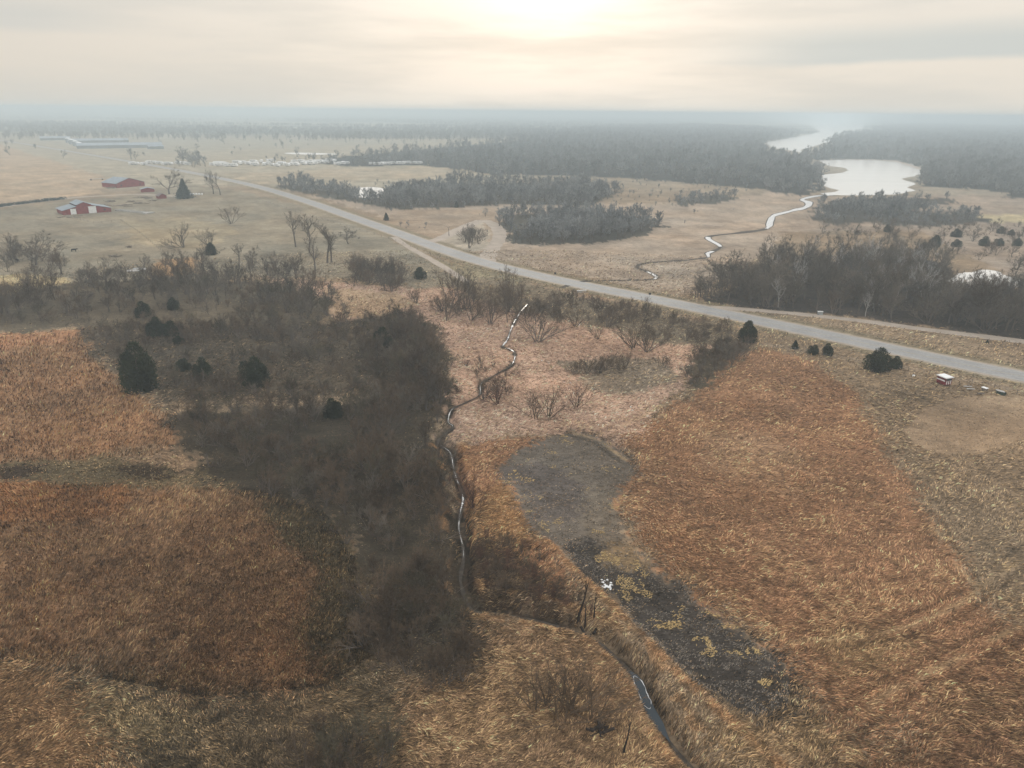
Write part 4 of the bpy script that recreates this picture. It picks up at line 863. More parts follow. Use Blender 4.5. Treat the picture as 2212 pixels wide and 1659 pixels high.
nright = belt(W_right, 4.6, 25, ['twiggy_g', 'broad', 'tall', 'broad', 'twiggy', 'twiggy_g', 'broad', 'pale'], (7.5, 14), 54, 'in the big wood right of the highway', 'tree', 'right-hand wood', 'wood', pond_c)
nrs = belt(W_roadside2, 4.5, 26, ['willow', 'shrub', 'brush'], (2.5, 5), 60, 'in the brushy strip between willows and highway', 'shrub', 'bushes below the highway', 'thicket')
nsp = belt(W_spur, 3.0, 27, ['shrub', 'twiggy', 'twiggy_g'], (3, 6), 60, 'in the brush spur running down from the highway', 'shrub', 'brush spur', 'thicket')
nmd = belt(W_mid, 4.5, 28, ['twiggy_g', 'willow', 'shrub'], (5, 9), 16, 'in the roadside brush left of the green cedar bush', 'shrub', 'roadside brush left of the cedar bush', 'wood')
bot = belt([(640, 1700), (660, 1620), (740, 1600), (850, 1600), (850, 1700), (760, 1760), (640, 1760)], 1.9, 29, ['twiggy', 'shrub', 'twiggy_o'], (3.4, 5.0), 50, 'at the very bottom edge left of the tan meadow', 'shrub', 'low brush at the bottom edge', 'thicket', gap_=0.1)
bot2 = belt([(690, 1500), (720, 1455), (800, 1470), (820, 1510), (770, 1545), (710, 1540)], 1.8, 30, ['shrub', 'twiggy'], (2.2, 3.6), 30, 'just below the lower tip of the thicket', 'shrub', 'bushes below the thicket tip', 'thicket')
bot3 = belt([(1080, 1690), (1240, 1690), (1230, 1740), (1080, 1740)], 1.8, 31, ['red', 'shrub'], (1.6, 2.4), 20, 'cut by the bottom edge below the open shrubs', 'shrub', 'reddish bushes at the bottom edge', 'thicket')
belt([(1140, 1345), (1200, 1338), (1250, 1360), (1240, 1378), (1150, 1372)], 1.6, 32, ['red', 'brush'], (0.9, 1.8), 16, 'on the near creek bank under the dead trunks', 'shrub', 'red-brown bushes at the near bank', 'thicket')
belt([(740, 860), (800, 760), (850, 700), (910, 690), (960, 780), (950, 840), (860, 850)], 3.6, 34, ['twiggy', 'twiggy_g', 'shrub', 'twiggy_o'], (3.5, 7.5), 24, 'on the upper right shoulder of the dark thicket', 'tree', 'upper shoulder of the thicket', 'thicket')
belt(W_right2, 6, 33, ['twiggy_g', 'broad'], (7, 11), 0, '', '', '', 'wood')
belt([(1750, 500), (1980, 480), (2300, 490), (2300, 560), (1990, 560), (1800, 560)], 11, 35, ['twiggy_g', 'shrub', 'broad'], (4, 8), 0, '', '', '', 'wood')
belt([(0, 548), (40, 545), (130, 560), (160, 590), (110, 608), (0, 600)], 5.5, 41, ['twiggy_g', 'twiggy', 'broad'], (4, 10), 14, 'in the tangled grove at the left edge of the pasture', 'tree', 'grove at the left edge', 'thicket')
belt([(130, 610), (330, 575), (480, 585), (640, 600), (730, 640), (480, 625), (200, 640)], 9, 42, ['twiggy_g', 'broad', 'tall', 'shrub'], (4, 10), 18, 'standing loosely at the foot of the pasture', 'tree', 'loose trees above the belt', 'thicket')
belt([(470, 590), (520, 570), (640, 570), (660, 590), (600, 600)], 7, 43, ['twiggy_g', 'twiggy'], (3, 6), 16, 'in the draw below the cottonwood stand', 'tree', 'draw below the cottonwoods', 'thicket')
belt([(985, 800), (1060, 770), (1130, 800), (1100, 860), (1040, 870), (985, 860)], 4.0, 44, ['red', 'willow', 'shrub'], (2, 4.5), 30, 'in the loose brush round the creek bend above the meadow', 'shrub', 'brush round the creek bend', 'thicket', wx=1.3)
belt([(940, 660), (1020, 640), (1150, 650), (1240, 668), (1200, 690), (1000, 700)], 5.5, 45, ['willow', 'willow', 'shrub'], (4, 8), 34, 'in the willow scrub either side of the bright creek', 'shrub', 'willow scrub by the bright creek', 'thicket', wx=1.25)
belt([(700, 640), (930, 650), (960, 700), (760, 700)], 11, 46, ['willow', 'shrub', 'twiggy_g'], (2, 5), 20, 'scattered in the straw meadow above the thicket', 'shrub', 'scattered bushes above the thicket', 'thicket')
belt([(1085, 560), (1140, 540), (1300, 545), (1500, 600), (1400, 620), (1200, 590)], 16, 47, ['shrub', 'brush'], (0.8, 2.0), 0, '', '', '', 'wood')
print('COUNTS', nmain, nred, nbr, nleft, nright, nrs, nsp, nmd, bot, bot2, bot3)
# far woods
lake_c = [smooth_poly(P_lake, 60), smooth_poly(P_lake2, 15), GP(P_pond2), GP(P_farpond)]
def farwood(P, sp, seed, hr):
    X, Y = scatter(P, sp, seed, lake_c); rg = np.random.default_rng(seed)
    hv = fbm(X / 60, Y / 60, seed, 3)
    m = fbm(X / 35, Y / 35, seed + 7, 3) > 0.36; X, Y, hv = X[m], Y[m], hv[m]
    H = (hr[0] + (hr[1] - hr[0]) * np.clip((hv - .3) / .4, 0, 1)) * rg.uniform(0.45, 1.35, len(X))
    STUFF.setdefault('far', []).append((X, Y, H)); return len(X)
cf = [farwood([(1000, 440), (1460, 440), (1700, 420), (1690, 470), (1480, 490), (1060, 540)], 26, 70, (1, 4)), farwood([(560, 395), (1500, 385), (1650, 412), (1500, 450), (900, 460), (640, 430)], 24, 71, (1.5, 7)), farwood([(1040, 420), (1460, 385), (1640, 400), (1480, 450), (1300, 470), (1060, 470)], 16, 72, (2, 7)), farwood([(-200, 340), (1000, 340), (1000, 300), (-200, 300)], 90, 73, (6, 12)), farwood(F2, 5.0, 51, (7, 12)), farwood(F3, 6.0, 52, (6, 12)), farwood(F3b, 7, 53, (5, 8)), farwood(F_main2, 9, 54, (8, 12)), farwood(F_main, 15, 55, (9, 14)), farwood(F_right, 14, 56, (9, 14)), farwood(F_r2, 6.5, 57, (5, 9)), farwood(F_r3, 6.5, 58, (5, 8)),
      farwood([(1990, 350), (2300, 345), (2700, 360), (2700, 430), (2212, 432), (2130, 410), (1990, 402)], 9, 59, (8, 12)),
      farwood([(760, 468), (870, 478), (930, 496), (900, 506), (800, 486)], 7, 60, (2, 4)), farwood([(1640, 345), (1735, 345), (1775, 378), (1760, 395), (1640, 400)], 9, 61, (8, 13)),
      farwood([(380, 362), (440, 362), (440, 340), (400, 335)], 14, 62, (8, 14)), farwood([(280, 352), (300, 352), (300, 344), (280, 344)], 10, 63, (8, 12)), farwood([(560, 352), (740, 350), (720, 340), (560, 342)], 16, 64, (5, 9))]
# tree lines and woods scattered out to the horizon
rg = np.random.default_rng(9); n = 42000
u = rg.random(n); Dd = 1500 * (11000 / 1500) ** (u ** 0.75); aa = rg.uniform(-R(42), R(42), n)
X = Dd * np.sin(aa); Y = Dd * np.cos(aa)
f = fbm(X / 900, Y / 260, 41, 4); m = (f > 0.485)
for c in lake_c[:1]: m &= ~inpoly(X, Y, c)
m &= ~inpoly(X, Y, GP([(1440, 256), (1900, 256), (1905, 283), (1740, 290), (1600, 276), (1480, 268)]))
m &= ~inpoly(X, Y, GP([(0, 300), (960, 306), (700, 330), (0, 330)]))
STUFF['far'].append((X[m], Y[m], rg.uniform(10, 16, m.sum())))
print('FAR', cf, int(m.sum()))
def stuff_gn(name, pts, rz, scl, vid, variants, label):
    n = len(pts); me = bpy.data.meshes.new(name); me.vertices.add(n); me.vertices.foreach_set('co', np.asarray(pts, np.float32).ravel())
    for nm, ty, dat in (('rz', 'FLOAT', rz), ('scl', 'FLOAT', scl), ('vid', 'INT', vid)):
        a = me.attributes.new(nm, ty, 'POINT'); a.data.foreach_set('value', np.asarray(dat, np.int32 if ty == 'INT' else np.float32))
    me.update(); o = link(name, me); tag(o, label, kind='stuff')
    ng = bpy.data.node_groups.new(name + '_nodes', 'GeometryNodeTree')
    ng.interface.new_socket('Geometry', in_out='INPUT', socket_type='NodeSocketGeometry'); ng.interface.new_socket('Geometry', in_out='OUTPUT', socket_type='NodeSocketGeometry')
    gi = ng.nodes.new('NodeGroupInput'); go = ng.nodes.new('NodeGroupOutput'); iop = ng.nodes.new('GeometryNodeInstanceOnPoints'); jn = ng.nodes.new('GeometryNodeJoinGeometry')
    for parts in reversed(variants):
        j2 = ng.nodes.new('GeometryNodeJoinGeometry')
        for ob in parts:
            oi = ng.nodes.new('GeometryNodeObjectInfo'); oi.inputs['Object'].default_value = ob; oi.transform_space = 'ORIGINAL'; ng.links.new(oi.outputs['Geometry'], j2.inputs[0])
        gti = ng.nodes.new('GeometryNodeGeometryToInstance'); ng.links.new(j2.outputs[0], gti.inputs[0]); ng.links.new(gti.outputs[0], jn.inputs[0])
    def attr(nm, ty):
        a = ng.nodes.new('GeometryNodeInputNamedAttribute'); a.data_type = ty; a.inputs['Name'].default_value = nm; return a.outputs['Attribute']
    cx = ng.nodes.new('ShaderNodeCombineXYZ'); ng.links.new(attr('rz', 'FLOAT'), cx.inputs[2])
    ng.links.new(gi.outputs[0], iop.inputs['Points']); ng.links.new(jn.outputs[0], iop.inputs['Instance']); iop.inputs['Pick Instance'].default_value = True
    ng.links.new(attr('vid', 'INT'), iop.inputs['Instance Index']); ng.links.new(cx.outputs[0], iop.inputs['Rotation']); ng.links.new(attr('scl', 'FLOAT'), iop.inputs['Scale'])
    ng.links.new(iop.outputs[0], go.inputs[0]); md = o.modifiers.new('scatter', 'NODES'); md.node_group = ng
    return o
# one standing example of every form is a real tree of the scene
def parts_of(kind):
    res = []
    for v in KIND[kind]:
        ob = next(o for o in COL.objects if o.type == 'MESH' and o.data == v[1]); p = ob.parent
        res.append([c for c in COL.objects if c.parent == p])
    return res
def do_stuff(key, name, label):
    L_ = STUFF[key]; kinds = sorted({q[5] for q in L_}); off = {}; var = []
    for k in kinds:
        KIND[k] = [v for v in KIND[k] if any(o.type == 'MESH' and o.data == v[1] for o in COL.objects)]
        off[k] = (len(var), len(KIND[k])); var += parts_of(k)
    rg = random.Random(3)
    vid = [off[q[5]][0] + rg.randrange(off[q[5]][1]) for q in L_]
    stuff_gn(name, [(q[0], q[1], q[2]) for q in L_], [q[3] for q in L_], [q[4] for q in L_], vid, var, label)
do_stuff('thicket', 'bare_thicket', 'dense leafless brush and small trees filling the dark thickets')
do_stuff('wood', 'bare_woodland', 'leafless woodland on the right beyond the highway')
fo = []
for i, me in enumerate(FAR):
    x, y = G(1100 + 70 * i, 512 - 3 * i); o = link('bare_tree', me, None, (x, y, -0.1), (0, 0, i), (11, 11, 11))
    tag(o, 'hazy bare tree on the near edge of the wood beyond the dirt lane', 'tree', 'near edge of the wood beyond the lane'); fo.append([o])
X = np.concatenate([q[0] for q in STUFF['far']]); Y = np.concatenate([q[1] for q in STUFF['far']]); H = np.concatenate([q[2] for q in STUFF['far']])
rg = np.random.default_rng(4)
stuff_gn('distant_woods', np.column_stack([X, Y, np.full(len(X), -0.2)]), rg.uniform(0, 6.28, len(X)), H, rg.integers(0, 4, len(X)), fo, 'hazy blue-grey leafless woods filling the distance around the lake')

# ------------------------------------------------------------------ farm, campground, roadside things
def place(name, px, py, label, cat, group=None, turn=0.0, z=0.0, s=1.0):
    x, y = G(px, py); e = link(name, None, None, (x, y, z), (0, 0, math.atan2(-x, y) + R(turn)), (s, s, s)); tag(e, label, cat, group); return e
def slab(mb, a, b, th, y0, y1, m=0):
    (x0, z0), (x1, z1) = a, b; d = Vector((x1 - x0, 0, z1 - z0)).normalized(); n = Vector((-d.z, 0, d.x)) * th
    V = [(x0, y0, z0), (x1, y0, z1), (x1 + n.x, y0, z1 + n.z), (x0 + n.x, y0, z0 + n.z)]; V += [(v[0], y1, v[2]) for v in V]
    mb.add(V, [(0, 1, 2, 3), (7, 6, 5, 4), (0, 4, 5, 1), (1, 5, 6, 2), (2, 6, 7, 3), (3, 7, 4, 0)], m)
def barn(name, px, py, prof, depth, turn, label, roofmat, doors, windows=()):
    e = place(name, px, py, label, 'barn' if name == 'barn' else 'shed', turn=turn)
    P = [(x, z) for x, z in prof]; n = len(P)
    V = [(x, 0, z) for x, z in P] + [(x, depth, z) for x, z in P]
    V = [(P[0][0], 0, 0)] + [(x, 0, z) for x, z in P] + [(P[-1][0], 0, 0)] + [(P[0][0], depth, 0)] + [(x, depth, z) for x, z in P] + [(P[-1][0], depth, 0)]
    m = n + 2
    mb = MB().add(V, [tuple(range(m)), tuple(range(m, 2 * m))[::-1], (0, m, m + 1, 1), (m - 2, 2 * m - 2, 2 * m - 1, m - 1)]); mb.build('wall', M_red, e)
    rf = MB()
    for i in range(n - 1):
        a, b = P[i], P[i + 1]
        if abs(b[0] - a[0]) < 0.05: continue
        ex = 0.5 if i == 0 else 0.02; ex2 = 0.5 if i == n - 2 else 0.02
        sl = (b[1] - a[1]) / (b[0] - a[0])
        slab(rf, (a[0] - ex, a[1] - sl * ex + 0.02), (b[0] + ex2, b[1] + sl * ex2 + 0.02), 0.14, -0.5, depth + 0.5)
    rf.build('roof', roofmat, e)
    for (cx, w_, h_) in doors:
        d = MB().box((cx, -0.08, h_ / 2 + 0.05), (w_, 0.1, h_)); 
        for k in range(1, 4): d.box((cx, -0.145, h_ * k / 4 + 0.05), (w_ * 0.98, 0.03, 0.06))
        dd = d.build('door', M_white, e); tag(dd, 'white panelled barn door')
        MB().box((cx, -0.16, h_ + 0.15), (w_ + 1.2, 0.12, 0.14)).build('door_track', M_steel, e)
    for (cx, cz, w_, h_) in windows:
        MB().box((cx, -0.06, cz), (w_, 0.1, h_)).build('window', M_glass, e)
    return e
barn('barn', 190, 461, [(-13, 2.6), (-5.5, 4.4), (-5.5, 5.2), (-1.5, 6.8), (2.5, 5.2), (2.5, 4.8), (13, 2.4)], 16, 12, 'red barn with two white doors nearest the left edge', M_roof, [(-7.5, 3.0, 3.2), (2.8, 4.2, 4.0)], [(9.5, 1.5, 1.0, 0.8)])
barn('barn', 281, 404, [(-11, 3.4), (0, 7.0), (5, 5.6), (13, 3.2)], 20, 32, 'larger doorless dull red barn at the edge of the bare field', M_roof, [], [(-7, 1.8, 1.0, 0.9), (9, 1.6, 1.0, 0.8)])
barn('farm_shed', 320, 415, [(-4.5, 2.2), (0, 3.3), (4.5, 2.2)], 6, 5, 'small red shed with a pale flat roof in the farmyard', M_roof, [])
barn('farm_shed', 352, 429, [(-2.6, 1.9), (0, 3.4), (2.6, 1.9)], 5, 20, 'tiny red peaked shed left of the spruce', M_roofr, [])
# flat wagon beside the larger barn
e = place('hay_wagon', 209, 389, 'pale flat hay wagon parked left of the larger red barn', 'wagon', turn=10)
MB().box((0, 0, 1.15), (12, 2.6, 0.22)).build('deck', M_conc, e)
for sx in (-4.5, 4.5):
    for sy in (-1.1, 1.1): MB().tube([(sx, sy - 0.15, 0.45), (sx, sy + 0.15, 0.45)], 0.45, 12).build('wheel', M_rubber, e)
MB().tube([(6, 0, 1.0), (8.2, 0, 0.5)], 0.08, 6).build('drawbar', M_steel, e)
# feed bunk: concrete U
e = place('feed_bunk', 312, 461, 'long pale concrete feed bunk in the farmyard below the sheds', 'feed bunk', turn=-52)
MB().box((-13, 0, 0.35), (26, 0.5, 0.7)).box((-13, 2.6, 0.35), (26, 0.5, 0.7)).build('side_wall', M_conc, e); MB().box((1.6, 1.3, 0.3), (3.2, 6.5, 0.6)).build('apron', M_conc, e)
# timber and scrap
def pile(px, py, n, L_, label, mat, group=None, spread=2.0):
    mb = MB(); 
    for i in range(n):
        a = prg.uniform(0, 3.14); x, y = prg.gauss(0, spread), prg.gauss(0, spread * .6); h = prg.uniform(0.15, 0.8); l = L_ * prg.uniform(.5, 1); k = prg.uniform(-.15, .3)
        mb.tube([(x - math.cos(a) * l / 2, y - math.sin(a) * l / 2, h - k), (x + math.cos(a) * l / 2, y + math.sin(a) * l / 2, h + k)], prg.uniform(0.08, 0.2), 5)
    mb.box((0, 0, 0.12), (spread * 0.5, spread * 0.4, 0.3), 0.3)
    x, y = G(px, py); o = mb.build('timber_pile', mat, None, location=(x, y, float(height_at(np.array([x]), np.array([y]))[0]))) if False else mb.build('timber_pile', mat, None, loc=(x, y, float(height_at(np.array([x]), np.array([y]))[0])))
    tag(o, label, 'timber pile', group)
pile(236, 436, 16, 5, 'heap of dark timber just right of the red barn with white doors', M_wood)
pile(262, 445, 14, 7, 'low spread of pale boards between barn and feed bunk', M_wood, spread=4)
pile(314, 428, 20, 6, 'tangled scrap heap in front of the small flat-roofed shed', M_wood, spread=3)
pile(236, 407, 16, 5, 'grey scrap heap in front of the larger barn', M_wood, spread=3.5)
pile(285, 436, 14, 4, 'low brushy heap left of the tangled scrap heap', M_wood, spread=3)
pile(222, 444, 10, 3, 'small heap touching the right wall of the red barn with white doors', M_wood, spread=1.2)
pile(300, 440, 14, 4, 'grey scrap between the low brushy heap and the feed bunk', M_wood, spread=2.5)
pile(334, 434, 8, 3, 'small scrap heap left of the tiny peaked shed', M_wood, spread=1.5)
pile(150, 470, 10, 5, 'strewn boards in front of the barn with white doors', M_wood, spread=4)
pile(248, 555, 12, 3, 'dark log heap in the grey ditch of the pasture', M_wood, spread=1.5)
pile(281, 535, 8, 2.5, 'small stump heap upslope of the dark log heap', M_wood, spread=0.8)
pile(1268, 1362, 9, 3.0, 'tangle of dead limbs at the foot of the dead trunks', M_dark, spread=0.9)
pile(1290, 1582, 9, 2.2, 'dark fallen limbs below the right-leaning shrub', M_dark, spread=0.6)
# wrapped bales beside the spruce
for i in range(5):
    e = place('wrapped_bale', 412 + i * 6, 421.5, ['first', 'second', 'third', 'fourth', 'last'][i] + ' white wrapped bale counting away from the spruce', 'bale', 'white bales beside the spruce', 80)
    MB().tube([(-0.7, 0, 0.72), (-0.6, 0, 0.72), (0.6, 0, 0.72), (0.7, 0, 0.72)], [0.62, 0.74, 0.74, 0.62], 16).build('wrap', M_white, e)
# pale roofing sheets on the ground
for i, (px, py, w_, h_, rz, lb) in enumerate([(288, 586, 4.4, 3.0, 0.5, 'left pale roofing sheet lying beside the orange earth patch'), (303, 583, 4.6, 2.8, 0.35, 'right pale roofing sheet overlapping its neighbour beside the orange earth patch'), (296, 582, 2.6, 1.2, 0.9, 'narrow grey board on top between the two pale roofing sheets')]):
    x, y = G(px, py); z0 = float(height_at(np.array([x]), np.array([y]))[0]); mb = MB().box((0, 0, 0), (w_, h_, 0.06))
    for k in range(6): mb.box((-w_ / 2 + w_ * (k + .5) / 6, 0, 0.045), (0.08, h_, 0.05))
    tag(mb.build('roofing_sheet', M_conc if i < 2 else M_steel, None, loc=(x, y, z0 + 0.35 + 0.1 * i), rot=(0.05, 0.04, rz)), lb, 'roofing sheet')
# cattle
def cow(px, py, rz, label):
    me = bpy.data.meshes.new('cow')
    V = [(0, 0, 1.05), (0.45, 0, 1.08), (0.95, 0, 1.12), (1.25, 0, 1.35), (1.6, 0, 1.25), (1.85, 0, 1.05), (-0.5, 0, 1.08), (-0.85, 0, 1.1), (-1.0, 0, 0.95), (-1.05, 0, 0.45),
         (0.75, 0.22, 0.85), (0.78, 0.24, 0.45), (0.76, 0.24, 0.04), (0.75, -0.22, 0.85), (0.72, -0.24, 0.45), (0.74, -0.24, 0.04),
         (-0.75, 0.24, 0.85), (-0.85, 0.25, 0.48), (-0.78, 0.25, 0.04), (-0.75, -0.24, 0.85), (-0.85, -0.25, 0.48), (-0.78, -0.25, 0.04), (1.5, 0.2, 1.42), (1.5, -0.2, 1.42)]
    E = [(0, 1), (1, 2), (2, 3), (3, 4), (4, 5), (0, 6), (6, 7), (7, 8), (8, 9), (1, 10), (10, 11), (11, 12), (1, 13), (13, 14), (14, 15), (6, 16), (16, 17), (17, 18), (6, 19), (19, 20), (20, 21), (4, 22), (4, 23)]
    rad = [.42, .42, .32, .2, .17, .11, .40, .26, .07, .04, .14, .09, .08, .14, .09, .08, .16, .09, .08, .16, .09, .08, .04, .04]
    me.from_pydata(V, E, []); o = link('cow', me, None, (*G(px, py), float(height_at(*[np.array([q]) for q in G(px, py)])[0])), (0, 0, rz)); me.materials.append(M_cow)
    sk = o.modifiers.new('skin', 'SKIN'); 
    for v, r in zip(me.skin_vertices[0].data, rad): v.radius = (r, r)
    me.skin_vertices[0].data[0].use_root = True
    sb = o.modifiers.new('sub', 'SUBSURF'); sb.levels = 1; sb.render_levels = 1
    tag(o, label, 'cow')
try:
    cow(160, 544, 0.3, 'black cow standing alone in the middle of the pasture'); cow(38, 566, 2.6, 'black cow at the dark ditch near the left edge')
except Exception as ex: print('cow', ex)
# fences
def fence(line, gap, hgt, label, rail=True, zoff=None):
    P = dense(GP(line), 1.0); s = np.concatenate([[0], np.cumsum(np.hypot(*np.diff(P, axis=0).T))]); n = int(s[-1] / gap) + 1
    q = np.linspace(0, s[-1], n); X = np.interp(q, s, P[:, 0]); Y = np.interp(q, s, P[:, 1]); Z = height_at(X, Y)
    e = link('fence', None, None, (X[0], Y[0], Z[0])); tag(e, label, 'fence'); pm = MB().tube([(0, 0, -0.2), (0, 0, hgt)], [0.075, 0.065], 6).mesh('post', M_wood)
    for i in range(n): link('post', pm, e, (X[i] - X[0], Y[i] - Y[0], Z[i] - Z[0]), (prg.gauss(0, .04), prg.gauss(0, .04), 0))
    for hz_ in (0.45, 0.8, 1.1):
        MB().tube([(X[i] - X[0], Y[i] - Y[0], Z[i] - Z[0] + hz_ * hgt / 1.2) for i in range(n)], 0.012, 3).build('wire', M_steel, e)
fence([(1640, 748), (1720, 758), (1850, 784), (1973, 803), (2060, 822), (2130, 836), (2212, 856), (2300, 878)], 4.5, 1.25, 'post and wire fence between the highway verge and the russet field')
fence([(262, 478), (300, 503), (352, 545)], 5.0, 1.3, 'post and wire fence running down the pasture from the farmyard')
fence([(130, 462), (200, 482), (262, 478)], 5.0, 1.3, 'farmyard fence curving below the red barn with white doors')
fence([(560, 432), (640, 458), (740, 487), (850, 520), (930, 552), (1000, 592)], 8, 1.2, 'fence following the near side of the highway past the cottonwoods')
# hedge bank along the driveway
hp = dense(GP([(-60, 456), (0, 446), (80, 436), (150, 428)]), 1.2); rg = np.random.default_rng(6)
k = 2600; ii = rg.integers(0, len(hp), k); X = hp[ii, 0] + rg.normal(0, 0.8, k); Y = hp[ii, 1] + rg.normal(0, 0.8, k) - 6; Zh = rg.random(k) * 1.5
c3 = np.column_stack([X, Y, Zh]); V = np.stack([c3 + rg.normal(0, .35, (k, 3)) for _ in range(3)], 1).reshape(-1, 3)
tag(link('hedge', mesh_np('hedge', V, tris=np.arange(3 * k).reshape(-1, 3), mats=[M_spruce])), 'dark clipped-looking hedge strip along the farm driveway at the left edge', 'hedge')
# ---- red stand by the highway fence
e = place('roadside_stand', 2038, 829, 'small dark red shed with a white roof by the highway fence', 'stand', turn=-38)
MB().box((0, 0, 1.0), (2.4, 2.0, 1.7)).build('wall', simple('dark_red_boards', (0.17, 0.018, 0.022), 0.7, 0.2, 0.2, 1.0, 0, False), e)
MB().box((0, 0, 1.95), (2.8, 2.5, 0.16)).box((0, 0, 2.06), (2.5, 2.2, 0.08)).build('roof', M_white, e)
MB().box((-0.1, -1.03, 1.15), (2.3, 0.06, 0.28)).build('stripe', M_white, e); MB().box((1.22, 0, 1.45), (0.06, 1.5, 0.5)).build('window', M_glass, e)
for sx in (-1, 1):
    for sy in (-.85, .85): MB().box((sx, sy, 0.08), (0.16, 0.16, 0.26)).build('leg', M_wood, e)
for sy in (-.6, .0, .6): MB().box((1.225, sy, 0.8), (0.05, 0.22, 1.0)).build('panel', M_white, e)
e = place('bucket', 1973, 814, 'white bucket lying in the grass left of the dark red shed', 'bucket'); MB().tube([(0, 0, 0.0), (0, 0, 0.45)], [0.26, 0.32], 14).build('pail', M_white, e); MB().tube([(0.3 * math.cos(a), 0, 0.45 + 0.22 * math.sin(a)) for a in [k * math.pi / 8 for k in range(9)]], 0.012, 4).build('handle', M_steel, e)
e = place('crate', 2126, 844, 'dark crate with a white lid beside the fence right of the red shed', 'crate', turn=-30); MB().box((0, 0, 0.35), (1.1, 0.8, 0.7)).build('body', M_wood, e); MB().box((0, 0, 0.75), (1.25, 0.95, 0.1)).build('lid', M_white, e)
e = place('water_trough', 2161, 852, 'dark green oval trough with a pale cover near the right edge', 'trough', turn=-25)
tb = MB(); ov = [(1.1 * math.cos(a), 0.6 * math.sin(a)) for a in [k * math.pi / 8 for k in range(16)]]
tb.add([(x, y, 0) for x, y in ov] + [(x * 1.08, y * 1.08, 0.75) for x, y in ov], [(k, (k + 1) % 16, 16 + (k + 1) % 16, 16 + k) for k in range(16)] + [tuple(range(16))[::-1]]); tb.build('tub', M_dgreen, e)
MB().add([(x * .95 - 0.2, y * .95, 0.78) for x, y in ov] + [(x * .95 - 0.2, y * .95, 0.84) for x, y in ov], [(k, (k + 1) % 16, 16 + (k + 1) % 16, 16 + k) for k in range(16)] + [tuple(range(16))[::-1], tuple(range(16, 32))]).build('cover', M_conc, e)
for i, (px, py) in enumerate([(2090, 838), (2096, 844)]):
    x, y = G(px, py); tag(MB().box((0, 0, 0), (1.9, 0.22, 0.06)).box((0.1, 0.26, 0.02), (1.7, 0.2, 0.05), 0.06).build('plank', M_conc, None, loc=(x, y, float(height_at(np.array([x]), np.array([y]))[0]) + 0.45), rot=(0, 0, -0.2 + 0.1 * i)), ['farther', 'nearer'][i] + ' pale plank in the grass right of the dark red shed', 'plank')
x, y = G(2118, 853); tag(MB().tube([(-0.7, 0, 0.3), (0, 0.05, 0.36), (0.8, 0, 0.28)], [0.2, 0.22, 0.16], 8).build('log', M_bark, None, loc=(x, y, 0)), 'dark log lying below the white-lidded crate', 'log')
# culvert headwall on the highway edge
e = place('culvert_headwall', 1256, 632, 'pale concrete culvert headwall on the near edge of the highway', 'culvert', turn=18); MB().box((0, 0, 0.35), (3.4, 0.3, 0.9)).build('wall', M_conc, e); MB().box((0, 0, 0.83), (3.6, 0.42, 0.1)).build('cap', M_white, e)
# small highway markers
for px, py, lb in ((1403, 645, 'dark-backed road sign on the far verge near the marsh stream'), (1199, 600, 'dark-backed road sign on the far verge by the creek crossing')):
    e = place('road_sign', px, py, lb, 'sign'); MB().tube([(0, 0, -.1), (0, 0, 1.9)], 0.04, 6).build('post', M_steel, e); MB().box((0, 0.06, 1.7), (0.75, 0.03, 0.75)).build('panel', M_rubber, e)
e = place('utility_box', 1771, 680, 'pale utility cabinet beside the frontage track', 'utility box', turn=20); MB().box((0, 0, 0.55), (1.5, 0.8, 1.0)).build('cabinet', M_steel, e); MB().box((0, 0, 1.1), (1.65, 0.95, 0.1)).build('lid', M_white, e)
# ---- campground: white campers
def camper(px, py, turn, label, group, L_=8.5, big=True):
    e = place('camper', px, py, label, 'camper', group, turn)
    b_ = MB(); prof = [(-L_ / 2, 0.6), (-L_ / 2, 2.9), (-L_ / 2 + .5, 3.25), (L_ / 2 - 1.0, 3.25), (L_ / 2, 2.4), (L_ / 2, 0.9), (L_ / 2 - .6, 0.6)]
    n = len(prof); b_.add([(x, -1.25, z) for x, z in prof] + [(x, 1.25, z) for x, z in prof], [tuple(range(n))[::-1], tuple(range(n, 2 * n))] + [(k, (k + 1) % n, n + (k + 1) % n, n + k) for k in range(n)]); b_.build('body', M_white, e)
    for wx_ in (-2.4, 0.4, 2.2): MB().box((wx_, -1.27, 2.1), (0.95, 0.06, 0.6)).build('window', M_glass, e)
    MB().box((-1.0, -1.27, 1.65), (0.7, 0.06, 1.8)).build('door', M_steel, e); MB().box((0, -1.265, 1.15), (L_ * .9, 0.04, 0.18)).build('stripe', M_stripe, e)
    for wx_ in (-0.6, 0.5): MB().tube([(wx_, -1.3, 0.38), (wx_, 1.3, 0.38)], 0.38, 10).build('wheel', M_rubber, e)
    return e
rc = random.Random(12); proto = camper(470, 359, 20, 'white camper at the left end of the dense campground rows, nearest the highway', 'campers in the dense rows', 8.5)
def copy_tree(o):
    c = o.copy(); COL.objects.link(c)
    for ch in o.children: d = ch.copy(); COL.objects.link(d); d.parent = c
    return c
proto_children = None
def camper_at(px, py, turn, lb, gr, s=1.0):
    c = copy_tree(proto); x, y = G(px, py); c.location = (x, y, 0); c.rotation_euler = (0, 0, math.atan2(-x, y) + R(turn)); c.scale = (s * rc.uniform(.9, 1.15),) + (s,) * 2; tag(c, lb, 'camper', gr)
bpy.context.view_layer.update()
for i in range(46):
    px = 462 + i * 6.4 + rc.uniform(-3, 3); camper_at(px, rc.uniform(351.5, 361) - (0 if px < 640 else 1.5) + (px - 460) * -0.008, rc.choice([-25, 15, 30, 80, -60, 5]), 'white camper packed among others in the dense middle rows of the campground', 'campers in the dense rows', rc.uniform(0.9, 1.25))
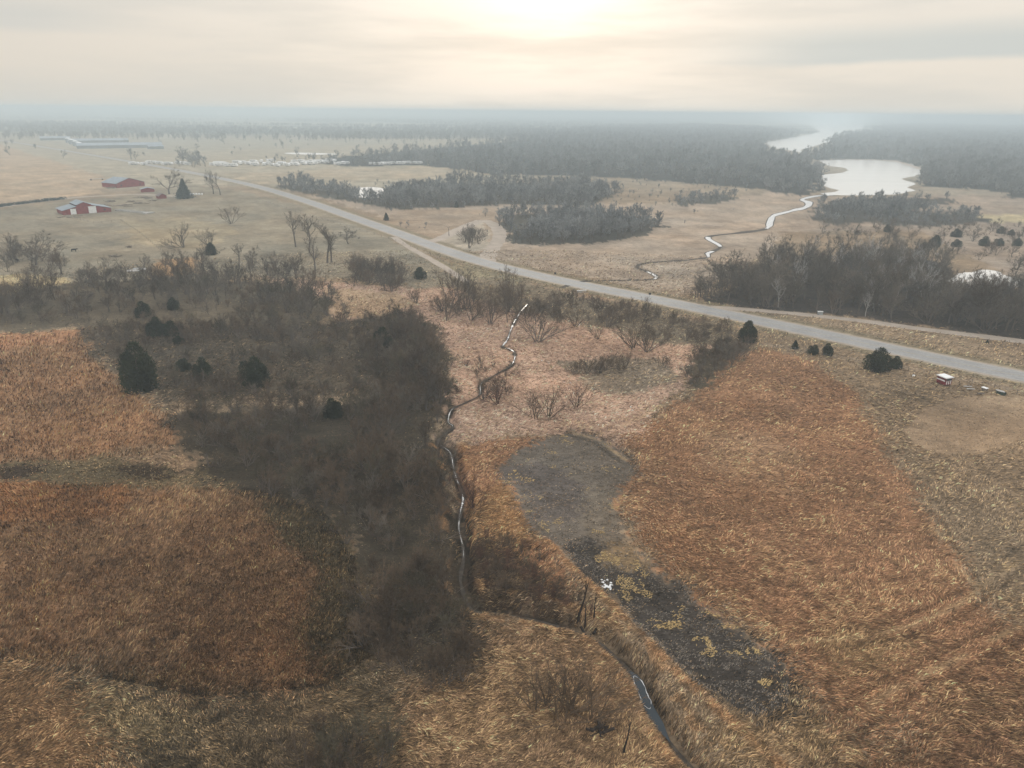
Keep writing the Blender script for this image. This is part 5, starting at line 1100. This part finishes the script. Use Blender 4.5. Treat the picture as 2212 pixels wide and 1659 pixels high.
for i in range(12): camper_at(804 + i * 9 + rc.uniform(-3, 3), 357 - i * 0.25 + rc.uniform(-1.5, .5), rc.uniform(-30, 30), 'white camper in the sparse row against the wood, right of the dense campground rows', 'campers against the wood')
for i in range(11): camper_at(284 + i * 12.5 + rc.uniform(-3, 3), 355 + rc.uniform(-2, 2), rc.uniform(-60, 60), 'white camper or trailer in the loose row left of the big hazy trees', 'campers left of the hazy trees')
# ---- far farm buildings
M_sheet = simple('pale_blue_sheet_metal', (0.30, 0.34, 0.37), 0.6, 0.3, 0.1, 0.1, 0, False)
def longshed(px, py, L_, Wd, h, turn, lb):
    e = place('long_shed', px, py, lb, 'shed', turn=turn); MB().box((0, Wd / 2, h / 2), (L_, Wd, h)).build('wall', simple('grey_siding', (0.25, 0.27, 0.28), 0.8, 0.1, 0.1, 0.1, 0, False), e)
    r = MB(); V = [(-L_ / 2 - .5, -.6, h), (L_ / 2 + .5, -.6, h), (L_ / 2 + .5, Wd / 2, h + Wd * .16), (-L_ / 2 - .5, Wd / 2, h + Wd * .16), (L_ / 2 + .5, Wd + .6, h), (-L_ / 2 - .5, Wd + .6, h)]
    r.add(V, [(0, 1, 2, 3), (3, 2, 4, 5), (0, 5, 4, 1), (0, 3, 5), (1, 4, 2)]); r.build('roof', M_sheet, e)
longshed(262, 320, 120, 22, 4.5, 4, 'very long pale-roofed shed far behind the barns')
longshed(215, 309, 95, 20, 4.5, 4, 'second long shed just behind the very long one, partly hidden')
longshed(338, 322, 22, 12, 4, 10, 'small pale building at the right end of the very long shed')
longshed(120, 303, 50, 20, 4, 0, 'dull far shed left of the grain bins')
for i in range(4):
    e = place('grain_bin', 148 + i * 8, 308 + i * 3.5, ['farthest', 'third nearest', 'second nearest', 'nearest'][i] + ' of the row of pale grain bins left of the very long shed', 'grain bin', 'row of grain bins')
    MB().tube([(0, 0, 0), (0, 0, 7)], 4.5, 16).build('wall', M_sheet, e); MB().tube([(0, 0, 7), (0, 0, 9)], [4.7, 0.5], 16).build('roof', M_white, e)
# far lake causeway
kindst(ribbon('shore_road', dense(GP([(1800, 343.5), (1880, 345), (1930, 348), (1965, 357), (1990, 366)]), 8), 4, 0.09, M_dirt))
